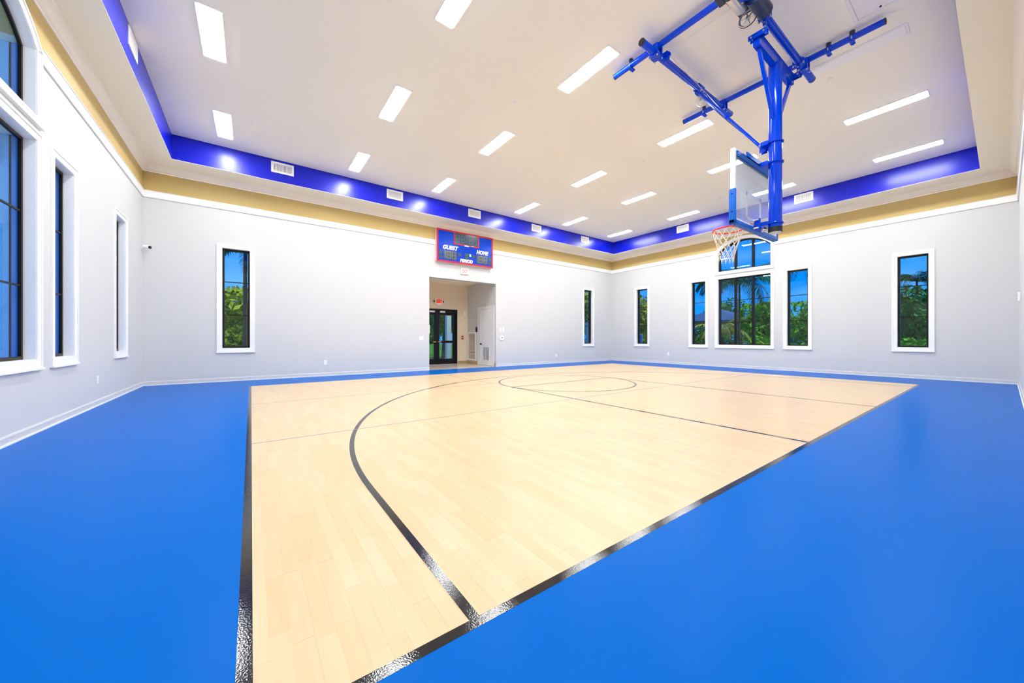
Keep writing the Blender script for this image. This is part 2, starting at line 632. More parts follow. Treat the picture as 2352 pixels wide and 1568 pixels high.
# painted lines
LZ = 0.0008
def line_rect(name, x0, x1, y0, y1, m='black', z=LZ):
    bm = bmesh.new()
    B(bm, x0, x1, y0, y1, -0.001, z)
    return obj(name, bm, m, floor, smooth=False)
LW = 0.05
HX = 7.05
line_rect('side_line', CX0 - 0.025, CX0 + 0.025, CY0, CY1)
line_rect('base_line', CX0 - 0.025, CX1, CY0, CY0 + LW)
line_rect('lane_line', 5.185, 5.235, CY0 + LW, 7.14)
line_rect('lane_line', 8.865, 8.915, CY0 + LW, 7.14)
line_rect('free_throw_line', 5.185, 8.915, 7.14, 7.19)
def arc_line(name, c, rad, a0, a1, n, wdt, tail=None, m='black', z=LZ):
    bm = bmesh.new()
    pts = []
    for k in range(n + 1):
        t = a0 + (a1 - a0) * k / n
        pts.append((math.cos(t), math.sin(t)))
    L_in = [(c[0] + (rad - wdt / 2) * p[0], c[1] + (rad - wdt / 2) * p[1]) for p in pts]
    L_out = [(c[0] + (rad + wdt / 2) * p[0], c[1] + (rad + wdt / 2) * p[1]) for p in pts]
    if tail is not None:
        L_in = [(L_in[0][0], tail)] + L_in + [(L_in[-1][0], tail)]
        L_out = [(L_out[0][0], tail)] + L_out + [(L_out[-1][0], tail)]
    vi = [bm.verts.new((x, y, z)) for x, y in L_in]
    vo = [bm.verts.new((x, y, z)) for x, y in L_out]
    closed = abs(abs(a1 - a0) - 2 * math.pi) < 1e-6
    for k in range(len(vi) - 1):
        bm.faces.new((vi[k], vo[k], vo[k + 1], vi[k + 1]))
    if closed:
        bmesh.ops.remove_doubles(bm, verts=bm.verts, dist=1e-4)
    return obj(name, bm, m, floor, smooth=False)
arc_line('three_point_line', (HX, 3.0), 6.275, 0, math.pi, 96, LW, tail=CY0 + LW)
arc_line('free_throw_circle', (HX, 7.165), 1.84, 0, 2 * math.pi, 80, LW)
line_rect('thin_cross_line', CX0 + 0.025, CX1, 5.035, 5.06, 'lavender', 0.0012)
line_rect('thin_cross_line', CX0 + 0.025, CX1, 8.07, 8.09, 'lavender', 0.0012)
line_rect('thin_long_line', 5.19, 5.21, 7.19, CY1 - 0.3, 'lavender', 0.0012)
line_rect('thin_long_line', 8.89, 8.91, 7.19, CY1 - 0.3, 'lavender', 0.0012)

# alcove floor of big square tiles
bm = bmesh.new()
B(bm, AX0 - 0.2, AX1 + 0.2, YB, AY + 0.2, -0.1, -0.004)
fa = obj('floor_alcove', bm, 'grout', kind='structure', smooth=False)
nx, ny = 5, 4
tw, tl = (AX1 - AX0) / nx, (AY - YB) / ny
t = bmesh.new()
B(t, 0.003, tw - 0.003, 0.003, tl - 0.003, -0.012, 0, bev=0.0015, seg=1)
tme = bpy.data.meshes.new('tile')
t.to_mesh(tme)
t.free()
tme.materials.append(M['tile'])
for i in range(nx):
    for j in range(ny):
        o = bpy.data.objects.new('tile', tme)
        COL.objects.link(o)
        o.parent = fa
        o.location = (AX0 + i * tw, YB + j * tl, 0)

# ------------------------------------------------------------------ ceiling: flat soffit ring, blue tray sides, raised field
bm = bmesh.new()
B(bm, XL, XR, YF, YB, ZC, ZC + 0.12)
ceil = obj('ceiling', bm, 'ceil', kind='structure', smooth=False)
bm = bmesh.new()
e = 0.006
B(bm, XL, CL, YF, YB, ZS, ZS + e)
B(bm, CR, XR, YF, YB, ZS, ZS + e)
B(bm, CL, CR, YF, CF, ZS, ZS + e)
B(bm, CL, CR, CB, YB, ZS, ZS + e)
obj('soffit', bm, 'soffit', ceil, smooth=False)
for (a, b, c, d) in ((CL - 0.06, CL, CF, CB), (CR, CR + 0.06, CF, CB), (CL - 0.06, CR + 0.06, CF - 0.06, CF), (CL - 0.06, CR + 0.06, CB, CB + 0.06)):
    bm = bmesh.new()
    B(bm, a, b, c, d, ZS + e, ZC)
    obj('tray_side', bm, 'tray', ceil, smooth=False)

def bar(bm, P, u0, u1, z0, z1, d0, d1):
    """box on a wall; d is the depth behind the room face (negative = into the room)"""
    q = [[bm.verts.new(P(u, z, d)) for u, z in ((u0, z0), (u1, z0), (u1, z1), (u0, z1))] for d in (d0, d1)]
    for k in range(4):
        bm.faces.new((q[0][k], q[0][(k + 1) % 4], q[1][(k + 1) % 4], q[1][k]))
    bm.faces.new(q[0][::-1])
    bm.faces.new(q[1])

def ring_profile(name, prof, m, gaps=None, smooth=True):
    """moulding swept round the four walls; prof = [(out from wall, z)]"""
    bm = bmesh.new()
    rows = []
    for d, z in prof:
        rows.append([bm.verts.new(p) for p in ((XL + d, YF + d, z), (XR - d, YF + d, z), (XR - d, YB - d, z), (XL + d, YB - d, z))])
    for k in range(4):
        for i in range(len(prof)):
            a, b = rows[i], rows[(i + 1) % len(prof)]
            bm.faces.new((a[k], a[(k + 1) % 4], b[(k + 1) % 4], b[k]))
    return obj(name, bm, m, kind='structure', ang=25)
ring_profile('trim_1', [(0, 5.445), (0.018, 5.445), (0.022, 5.468), (0.04, 5.475), (0.075, 5.51), (0.115, 5.565), (0.128, 5.575), (0.14, ZS), (0, ZS)], 'crown')

def band(name, segs):
    bm = bmesh.new()
    for P, u0, u1 in segs:
        prof = [(0, ZT1), (0.022, ZT1), (0.03, ZT1 + 0.012), (0.03, ZT2 - 0.016), (0.042, ZT2 - 0.010), (0.042, ZT2), (0, ZT2)]
        A = [bm.verts.new(P(u0, z, -d)) for d, z in prof]
        C = [bm.verts.new(P(u1, z, -d)) for d, z in prof]
        n = len(prof)
        for i in range(n):
            bm.faces.new((A[i], A[(i + 1) % n], C[(i + 1) % n], C[i]))
        bm.faces.new(A[::-1])
        bm.faces.new(C)
    return obj(name, bm, 'trim', kind='structure', smooth=False)
big = WIN_R[2]
bl = WIN_L[2]
band('trim_2', [(PR, YF, big[0] - 0.10), (PR, big[1] + 0.10, YB)])
band('trim_3', [(PL, YF, bl[0] - 0.10), (PL, bl[1] + 0.10, YB)])
band('trim_4', [(PB, XL, XR)])
band('trim_5', [(PF, XL, XR)])

def baseboard(name, segs, m='wall', h=0.11, d=0.014, shoe=True):
    bm = bmesh.new()
    for P, u0, u1 in segs:
        prof = [(0, 0), (d, 0), (d, h - 0.02), (d * 0.5, h), (0, h)]
        A = [bm.verts.new(P(u0, z, -q)) for q, z in prof]
        C = [bm.verts.new(P(u1, z, -q)) for q, z in prof]
        n = len(prof)
        for i in range(n):
            bm.faces.new((A[i], A[(i + 1) % n], C[(i + 1) % n], C[i]))
        bm.faces.new(A[::-1])
        bm.faces.new(C)
    bo = obj(name, bm, m, kind='structure', smooth=False)
    if shoe:
        bm = bmesh.new()
        for P, u0, u1 in segs:
            bar(bm, P, u0, u1, 0.0, 0.018, -d + .001, -d - .012)
        obj('shoe_strip', bm, 'trim', bo, smooth=False)
    return bo
baseboard('baseboard_right', [(PR, YF, YB)])
baseboard('baseboard_left', [(PL, YF, YB)])
baseboard('baseboard_back', [(PB, XL, AX0), (PB, AX1, XR)])
baseboard('baseboard_front', [(PF, XL, XR)])
baseboard('baseboard_alcove', [(PA, DOOR_R + 0.05, AX1), (PAR, YB + 0.02, D2A - 0.12), (PAR, D2B + 0.12, AY)], 'tilebase', 0.14, 0.012, False)

# ------------------------------------------------------------------ windows
def arc_strip(bm, P, u0, u1, g0, g1, d0, d1, n=28, over0=0.0, over1=0.0):
    """curved bar between the arch grown by g0 and by g1"""
    uc, hw, h = (u0 + u1) / 2, (u1 - u0) / 2, AR_PK - AR_SP
    rad = (hw * hw + h * h) / (2 * h)
    zc = AR_PK - rad
    def pts(g):
        r = rad + g
        half = hw + g
        th = math.asin(min(1, half / r))
        return [(uc + r * math.sin(-th + 2 * th * k / n), zc + r * math.cos(-th + 2 * th * k / n)) for k in range(n + 1)]
    a, b = pts(g0), pts(g1)
    V = [[[bm.verts.new(P(u, z, d)) for u, z in c] for c in (a, b)] for d in (d0, d1)]
    for k in range(n):
        bm.faces.new((V[0][0][k], V[0][0][k + 1], V[0][1][k + 1], V[0][1][k]))
        bm.faces.new((V[1][0][k], V[1][1][k], V[1][1][k + 1], V[1][0][k + 1]))
        bm.faces.new((V[0][0][k], V[1][0][k], V[1][0][k + 1], V[0][0][k + 1]))
        bm.faces.new((V[0][1][k], V[0][1][k + 1], V[1][1][k + 1], V[1][1][k]))
    for k in (0, n):
        f = (V[0][0][k], V[0][1][k], V[1][1][k], V[1][0][k])
        bm.faces.new(f if k else f[::-1])
    return a, b

CW = 0.115
def rect_ring(bm, P, u0, u1, z0, z1, w_, d0, d1, sides='LRBT'):
    """mitred picture frame of width w_ inside the rectangle"""
    o = [(u0, z0), (u1, z0), (u1, z1), (u0, z1)]
    i = [(u0 + w_, z0 + w_), (u1 - w_, z0 + w_), (u1 - w_, z1 - (w_ if 'T' in sides else 0)), (u0 + w_, z1 - (w_ if 'T' in sides else 0))]
    for k, nm in enumerate('BRTL'):
        if nm not in sides:
            continue
        n = (k + 1) % 4
        q = [[bm.verts.new(P(u, z, d)) for u, z in (o[k], o[n], i[n], i[k])] for d in (d0, d1)]
        for j in (0, 2):
            bm.faces.new((q[0][j], q[0][(j + 1) % 4], q[1][(j + 1) % 4], q[1][j]))
        if 'T' not in sides and nm in 'RL':
            j = 1 if nm == 'R' else 3
            bm.faces.new((q[0][j], q[0][(j + 1) % 4], q[1][(j + 1) % 4], q[1][j]))
        bm.faces.new(q[0][::-1])
        bm.faces.new(q[1])
def casing(P, u0, u1, z0, z1, par, arch=False):
    bm = bmesh.new()
    zt = AR_SP if arch else z1
    for (a, b, t0) in ((0.0, 0.014, 0.013), (0.014, CW - 0.03, 0.016), (CW - 0.03, CW, 0.026)):
        rect_ring(bm, P, u0 - b, u1 + b, z0 - b, (zt if arch else zt + b), b - a, 0.0, -t0, 'LRB' if arch else 'LRBT')
        if arch:
            arc_strip(bm, P, u0, u1, a, b, 0.0, -t0)
    bar(bm, P, u0 - CW - .006, u1 + CW + .006, z0 - CW - 0.016, z0 - CW + 0.012, 0.0, -0.042)
    return obj('casing', bm, 'trim', par, smooth=False)

FR0, FR1, FW = 0.10, 0.150, 0.045        # dark frame: depth range, face width
def window(n, P, u0, u1, cells, z0, z1, label, munt=(), arch=False):
    c = P((u0 + u1) / 2, z0, 0)
    w_ = struct('window_%d' % n, c, label)
    casing(P, u0, u1, z0, z1, w_, arch)
    # white jamb liner from the room face back to the frame
    bm = bmesh.new()
    ztop = AR_SP if arch else z1
    k = 0.004
    rect_ring(bm, P, u0, u1, z0, ztop, k, 0, FR0, 'LRB' if arch else 'LRBT')
    if arch:
        arc_strip(bm, P, u0, u1, -k, 0, 0, FR0)
    obj('jamb', bm, 'trim', w_, smooth=False)
    FR1 = 0.130 if P is PL else 0.235
    # dark bronze frame
    bm = bmesh.new()
    rect_ring(bm, P, u0 + .001, u1 - .001, z0 + .001, ztop - (0 if arch else .001), FW, FR0, FR1, 'LRB' if arch else 'LRBT')
    if arch:
        arc_strip(bm, P, u0, u1, -FW, -.001, FR0, FR1)
    obj('frame', bm, 'bronze', w_, smooth=False)
    at_ = arc_top(u0, u1, -FW * 0.5)
    us = [u0 + (u1 - u0) * i / cells for i in range(cells + 1)]
    for u in us[1:-1]:
        bm = bmesh.new()
        bar(bm, P, u - 0.036, u + 0.036, z0 + FW, (at_(u) if arch else z1 - FW), FR0, FR1)
        obj('mullion', bm, 'bronze', w_, smooth=False)
    for z in munt:
        for a, b in zip(us, us[1:]):
            bm = bmesh.new()
            bar(bm, P, a + 0.036, b - 0.036, z - 0.011, z + 0.011, FR0 + 0.010, FR0 + 0.030)
            obj('muntin', bm, 'bronze', w_, smooth=False)
    g = FR0 + 0.022
    for a, b in zip(us, us[1:]):
        bm = bmesh.new()
        ua, ub = a + 0.02, b - 0.02
        if arch:
            m_ = 10
            pts = [(ua, z0 + 0.02), (ub, z0 + 0.02)]
            pts += [(ub + (ua - ub) * i / m_, at_(ub + (ua - ub) * i / m_)) for i in range(m_ + 1)]
        else:
            pts = [(ua, z0 + 0.02), (ub, z0 + 0.02), (ub, z1 - 0.02), (ua, z1 - 0.02)]
        bm.faces.new([bm.verts.new(P(u, z, g)) for u, z in pts])
        obj('pane', bm, 'glass', w_, smooth=False)
    if P is not PL:
        return w_
    # outside reveal
    bm = bmesh.new()
    k = 0.02
    rect_ring(bm, P, u0 + .002, u1 - .002, z0 + .002, ztop - .002, k, FR1, FR1 + 0.055, 'LRB')
    obj('outer_frame', bm, 'bronze_skylit', w_, smooth=False)
    bm = bmesh.new()
    rect_ring(bm, P, u0 + .001, u1 - .001, z0 + .001, ztop - .001, .012, FR1 + 0.056, FR1 + 0.076, 'LRB')
    obj('outer_seal', bm, 'bronze', w_, smooth=False)
    bm = bmesh.new()
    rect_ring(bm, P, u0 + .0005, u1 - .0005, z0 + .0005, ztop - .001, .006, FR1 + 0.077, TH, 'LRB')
    obj('outer_reveal', bm, 'stucco_skylit', w_, smooth=False)
    return w_

MU = (WZ0 + (WZ1 - WZ0) / 3, WZ0 + 2 * (WZ1 - WZ0) / 3)
window(1, PR, *WIN_R[0], 1, WZ0, WZ1, 'narrow tall window on the right wall beside the far corner', MU)
window(2, PR, *WIN_R[1], 1, WZ0, WZ1, 'narrow tall window just left of the arched window under the hoop', MU)
window(3, PR, *WIN_R[2], 3, WZ0, WZ1, 'wide three-bay window under the arched transom', MU)
window(4, PR, *WIN_R[2], 3, AR_Z0, AR_PK, 'arched three-bay transom window behind the hoop net', (), True)
window(5, PR, *WIN_R[3], 1, WZ0, WZ1, 'narrow tall window just right of the arched window under the hoop', MU)
window(6, PR, *WIN_R[4], 1, WZ0, WZ1, 'narrow tall window alone near the right front corner', MU)
window(7, PB, *WIN_B[0], 1, WZ0, WZ1, 'narrow tall window on the scoreboard wall near the camera corner', MU)
window(8, PB, *WIN_B[1], 1, WZ0, WZ1, 'narrow tall window on the scoreboard wall beside the far corner', MU)
window(9, PL, *WIN_L[0], 1, WZ0, WZ1, 'narrow tall window on the left wall nearest the left corner', MU)
window(10, PL, *WIN_L[1], 1, WZ0, WZ1, 'narrow tall window on the left wall beside the large window', MU)
window(11, PL, *WIN_L[2], 3, WZ0, WZ1, 'large three-bay window at the left edge', MU)
window(12, PL, *WIN_L[2], 3, AR_Z0, AR_PK, 'arched transom at the top left edge', (), True)

# ------------------------------------------------------------------ ceiling lights
def make_light(x, y, lit=True):
    t = thing('ceiling_light', (x, y, ZC), '', 'ceiling light')
    hw, hl, f = 0.168, 0.645, 0.034
    bm = bmesh.new()
    B(bm, x - hw, x - hw + f, y - hl, y + hl, ZC - 0.014, ZC, 0.004, 1)
    B(bm, x + hw - f, x + hw, y - hl, y + hl, ZC - 0.014, ZC, 0.004, 1)
    B(bm, x - hw + f, x + hw - f, y - hl, y - hl + f, ZC - 0.014, ZC, 0.004, 1)
    B(bm, x - hw + f, x + hw - f, y + hl - f, y + hl, ZC - 0.014, ZC, 0.004, 1)
    obj('frame', bm, 'white', t, smooth=False)
    bm = bmesh.new()
    B(bm, x - hw + f, x + hw - f, y - hl + f, y + hl - f, ZC - 0.020, ZC - 0.002, 0.004, 1)
    obj('diffuser', bm, 'lens' if lit else 'lensoff', t, smooth=False)
    return t
LX = [-0.52, 2.48, 5.09, 8.57, 11.17, 14.20]
LY = [1.55, 4.62, 7.70, 10.81]
ROW = ['row nearest camera wall', 'second row from camera wall', 'second row from scoreboard wall', 'row nearest scoreboard wall']
ORD = ['first', 'second', 'third', 'fourth', 'fifth', 'sixth']
lit0 = make_light(LX[0], LY[0])
for j, y in enumerate(LY):
    for i, x in enumerate(LX):
        if (i, j) == (0, 0):
            o = lit0
        elif (i, j) == (3, 0):
            o = make_light(x, y, False)
        else:
            o = copy_tree(lit0)
            o.location = (x, y, ZC)
        if (i, j) == (3, 0):
            o['label'] = 'unlit white ceiling light beside the blue ceiling pipes of the hoop'
        else:
            o['label'] = 'lit white ceiling light, %s from left, %s' % (ORD[i], ROW[j])
        o['group'] = 'recessed ceiling lights'

# attic access panel near the hoop
t = thing('access_panel', (7.42, 1.17, ZC), 'white square ceiling access panel at the top edge beside the blue pipe', 'hatch')
bm = bmesh.new()
ax0, ax1, ay0, ay1 = 7.10, 7.76, 0.66, 1.40
for q in ((ax0, ax0 + .045, ay0, ay1), (ax1 - .045, ax1, ay0, ay1), (ax0 + .045, ax1 - .045, ay0, ay0 + .045), (ax0 + .045, ax1 - .045, ay1 - .045, ay1)):
    B(bm, *q, ZC - 0.014, ZC, 0.003, 1)
obj('frame', bm, 'white', t, smooth=False)
bm = bmesh.new()
B(bm, ax0 + .05, ax1 - .05, ay0 + .05, ay1 - .05, ZC - 0.009, ZC)
obj('panel', bm, 'white', t, smooth=False)
bm = bmesh.new()
cyl(bm, (7.66, 1.10, ZC - 0.02), (7.66, 1.10, ZC - 0.009), 0.014, 12)
obj('latch', bm, 'dark', t)

# small round ceiling covers (concealed sprinklers)
SPR = [(4.507, 6.116, 'above mid court, beside the second row of lights'), (0.919, 10.026, 'right of the first light, by the scoreboard wall'),
       (0.018, 10.313, 'close to the first light, by the scoreboard wall'), (9.033, 1.988, 'beside the unlit ceiling light and blue pipe'),
       (12.639, 2.397, 'left of the pair on the right side of the ceiling'), (13.495, 2.017, 'beside the last light nearest the camera wall'),
       (4.528, 10.343, 'left of the third light above the scoreboard side'), (8.989, 6.023, 'in the middle of the ceiling between light rows'),
       (9.026, 10.32, 'beside the fourth light by the scoreboard wall'), (13.529, 5.947, 'behind the glass backboard, by the right wall'),
       (12.652, 9.966, 'near the far corner of the ceiling'), (6.863, 10.008, 'in the row nearest the scoreboard, mid ceiling')]
bm = bmesh.new()
cyl(bm, (0, 0, -0.012), (0, 0, 0), 0.046, 20)
cyl(bm, (0, 0, -0.022), (0, 0, -0.010), 0.036, 20, 0.040)
s0 = obj('sprinkler_cover', bm, 'white', smooth=True)
for k, (x, y, txt) in enumerate(SPR):
    o = s0 if k == 0 else s0.copy()
    if k:
        COL.objects.link(o)
    o.location = (x, y, ZC)
    tag(o, 'small white round ceiling cover ' + txt, 'sprinkler', 'sprinkler covers on the ceiling')

# ------------------------------------------------------------------ air vents on the blue band
def make_vent(P, u0, u1, z0, z1, label):
    """P(u, z, d), d < 0 into the room"""
    t = thing('air_vent', P((u0 + u1) / 2, (z0 + z1) / 2, 0), label, 'vent', 'air vents on the blue band')
    f = 0.05
    bm = bmesh.new()
    bar(bm, P, u0, u0 + f, z0, z1, 0, -0.014)
    bar(bm, P, u1 - f, u1, z0, z1, 0, -0.014)
    bar(bm, P, u0 + f, u1 - f, z0, z0 + f, 0, -0.014)
    bar(bm, P, u0 + f, u1 - f, z1 - f, z1, 0, -0.014)
    obj('frame', bm, 'vent', t, smooth=False)
    bm = bmesh.new()
    bar(bm, P, u0 + f, u1 - f, z0 + f, z1 - f, 0, -0.002)
    obj('throat', bm, 'ventdark', t, smooth=False)
    n = 15
    for k in range(n):
        u = u0 + f + (u1 - u0 - 2 * f) * (k + 0.5) / n
        bm = bmesh.new()
        bar(bm, P, u - 0.0075, u + 0.0075, z0 + f, z1 - f, -0.003, -0.011)
        obj('louvre', bm, 'vent', t, smooth=False)
    for k in range(4):
        z = z0 + f + (z1 - z0 - 2 * f) * (k + 0.5) / 4
        bm = bmesh.new()
        bar(bm, P, u0 + f, u1 - f, z - 0.004, z + 0.004, -0.0025, -0.006)
        obj('cross_louvre', bm, 'vent', t, smooth=False)
    return t
VB = lambda u, z, d: (u, CB + d, z)
VR = lambda u, z, d: (CR + d, u, z)
VL = lambda u, z, d: (CL - d, u, z)
for k, u in enumerate((0.72, 3.89, 6.95, 10.05, 13.12)):
    make_vent(VB, u - 0.27, u + 0.27, 5.845, 6.145, 'white air vent on the blue band above the scoreboard wall, %s from the left corner' % ORD[k])
make_vent(VR, 8.03, 8.57, 5.86, 6.165, 'white air vent on the right blue band, nearer the far corner')
make_vent(VR, 3.79, 4.31, 5.86, 6.165, 'white air vent on the right blue band behind the backboard post')
make_vent(VL, 8.15, 8.69, 5.86, 6.165, 'white air vent on the left blue band above the left windows')

# ------------------------------------------------------------------ scoreboard
sx0, sx1, sz0, sz1, sy = 5.685, 8.215, 4.15, 5.405, 12.66
t = thing('scoreboard', ((sx0 + sx1) / 2, YB, 4.8), 'blue and red electronic scoreboard above the entrance opening', 'scoreboard')
bm = bmesh.new()
B(bm, sx0, sx1, sy + 0.012, YB - 0.001, sz0, sz1, 0.006, 1)
obj('cabinet', bm, 'sidered', t, smooth=False)
bm = bmesh.new()
B(bm, sx0 + .03, sx1 - .03, sy + 0.004, sy + 0.013, sz0 + .03, sz1 - .03)
obj('face', bm, 'sbblue', t, smooth=False)
bm = bmesh.new()
f = 0.06
B(bm, sx0, sx0 + f, sy - .004, sy + .014, sz0, sz1)
B(bm, sx1 - f, sx1, sy - .004, sy + .014, sz0, sz1)
B(bm, sx0 + f, sx1 - f, sy - .004, sy + .014, sz0, sz0 + f)
B(bm, sx0 + f, sx1 - f, sy - .004, sy + .014, sz1 - f, sz1)
obj('border', bm, 'red', t, smooth=False)
def face_m(x, z, y=sy):
    return Matrix.Translation((x, y, z)) @ Matrix.Rotation(R(90), 4, 'X')
cx0, cx1, cz0, cz1 = 6.40, 7.54, 4.885, 5.35
bm = bmesh.new()
f = 0.045
B(bm, cx0, cx0 + f, sy - .006, sy + .005, cz0, cz1)
B(bm, cx1 - f, cx1, sy - .006, sy + .005, cz0, cz1)
B(bm, cx0 + f, cx1 - f, sy - .006, sy + .005, cz0, cz0 + f)
obj('clock_border', bm, 'red', t, smooth=False)
bm = bmesh.new()
B(bm, cx0 + f, cx1 - f, sy - .001, sy + .006, cz0 + f, cz1)
ck = obj('clock_window', bm, 'sbdark', t, smooth=False)
def seg_digit(bm, x, z, wd, ht, th, segs, y):
    h2 = ht / 2
    s = {'a': (x, x + wd, z + ht - th, z + ht), 'g': (x, x + wd, z + h2 - th / 2, z + h2 + th / 2), 'd': (x, x + wd, z, z + th),
         'f': (x, x + th, z + h2, z + ht), 'b': (x + wd - th, x + wd, z + h2, z + ht), 'e': (x, x + th, z, z + h2), 'c': (x + wd - th, x + wd, z, z + h2)}
    gap = th * 0.22
    for k in segs:
        a, b, c, d = s[k]
        B(bm, a + gap, b - gap, y - 0.002, y + 0.001, c + gap, d - gap)
ALL = 'abcdefg'
for k, x in enumerate((6.49, 6.71, 7.06, 7.27)):
    bm = bmesh.new()
    seg_digit(bm, x, 4.98, 0.17, 0.30, 0.036, ALL, sy - .002)
    obj('clock_digit', bm, 'digit2', ck, smooth=False)
bm = bmesh.new()
for z in (5.05, 5.17):
    B(bm, 6.95, 6.99, sy - .004, sy - .001, z, z + .04)
obj('colon', bm, 'digit2', ck, smooth=False)
def score(x0, x1, z0, z1):
    bm = bmesh.new()
    B(bm, x0, x1, sy - .001, sy + .006, z0, z1)
    p_ = obj('score_window', bm, 'sbdark', t, smooth=False)
    wd = (x1 - x0)
    b1 = bmesh.new()
    seg_digit(b1, x0 + wd * 0.02, z0 + .02, wd * 0.14, z1 - z0 - .04, 0.026, 'bc', sy - .002)
    obj('digit', b1, 'digit', p_, smooth=False)
    for q in (0.22, 0.62):
        b1 = bmesh.new()
        seg_digit(b1, x0 + wd * q, z0 + .02, wd * 0.32, z1 - z0 - .04, 0.026, ALL, sy - .002)
        obj('digit', b1, 'digit', p_, smooth=False)
score(5.975, 6.53, 4.27, 4.60)
score(7.42, 7.96, 4.27, 4.60)
for (x, z, wd, ht, m_) in ((5.85, 4.51, .15, .13, 'greend'), (5.85, 4.34, .15, .13, 'greend'), (8.07, 4.51, .14, .13, 'greend'), (8.07, 4.34, .14, .13, 'greend'),
                           (6.66, 4.51, .13, .12, 'sbdark'), (6.98, 4.47, .15, .26, 'greend'), (7.30, 4.51, .13, .12, 'sbdark')):
    bm = bmesh.new()
    B(bm, x - wd / 2, x + wd / 2, sy - .001, sy + .006, z - ht / 2, z + ht / 2)
    sub = obj('indicator_window', bm, m_, t, smooth=False)
    if m_ == 'greend':
        b1 = bmesh.new()
        seg_digit(b1, x - wd * .3, z - ht * .4, wd * .6, ht * .8, 0.012, ALL, sy - .002)
        obj('digit', b1, 'sbdark', sub, smooth=False)
text_obj('guest_lettering', 'GUEST', 0.21, face_m(6.24, 4.715, sy - 0.001), 'ltr', t, shear=0.22, bold=0.009, width=0.66)
text_obj('home_lettering', 'HOME', 0.21, face_m(7.69, 4.715, sy - 0.001), 'ltr', t, shear=0.22, bold=0.009, width=0.57)
text_obj('period_lettering', 'PERIOD', 0.17, face_m(6.955, 4.285, sy - 0.001), 'ltr', t, shear=0.22, bold=0.008, width=0.58)
text_obj('bonus_lettering', 'B', 0.13, face_m(7.135, 4.535, sy - 0.001), 'ltr', t, bold=0.007)
bm = bmesh.new()
B(bm, 6.87, 7.07, sy - .010, sy - .004, 4.865, 4.912, 0.004, 1)
obj('maker_plate', bm, 'ltr', t, smooth=False)
bm = bmesh.new()
B(bm, 7.17, 7.31, sy - .010, sy - .004, 4.915, 4.932, 0.003, 1)
obj('maker_plate', bm, 'ltr', t, smooth=False)

# ------------------------------------------------------------------ exit signs
def exit_sign(x, y, z, wd, ht, dep, label, lit):
    t = thing('exit_sign', (x, y, z), label, 'exit sign')
    bm = bmesh.new()
    B(bm, x - wd / 2, x + wd / 2, y - dep, y, z - ht / 2, z + ht / 2, 0.008, 2)
    obj('housing', bm, 'white', t)
    if lit:
        bm = bmesh.new()
        B(bm, x - wd * .40, x + wd * .40, y - dep - .003, y - dep + .004, z - ht * .38, z + ht * .38)
        obj('face', bm, 'exitface', t, smooth=False)
        text_obj('exit_lettering', 'EXIT', ht * 0.78, face_m(x, z, y - dep - 0.003), 'red', t, extr=0.002, bold=0.004, width=wd * 0.66)
        bm = bmesh.new()
        for s in (-1, 1):
            cyl(bm, (x + s * wd * .62, y - dep * .7, z), (x + s * wd * .62, y - .002, z), 0.032, 14)
            cyl(bm, (x + s * wd * .45, y - dep * .4, z), (x + s * wd * .62, y - dep * .4, z), 0.012, 8)
        obj('emergency_lamp', bm, 'dark', t)
        bm = bmesh.new()
        B(bm, x - wd * .3, x + wd * .3, y - dep * .8, y - .001, z - ht * .72, z - ht * .5, .006, 1)
        obj('battery_box', bm, 'white', t, smooth=False)
    else:
        text_obj('exit_lettering', 'EXIT', ht * 0.86, face_m(x, z, y - dep), 'exitdim', t, extr=0.002, bold=0.003, width=wd * 0.68)
    return t
exit_sign(6.955, YB, 3.895, 0.34, 0.235, 0.055, 'white exit sign with coral letters on the wall under the scoreboard', False)
exit_sign(6.955, AY, 2.90, 0.36, 0.25, 0.07, 'glowing red exit sign above the black glass doors', True)

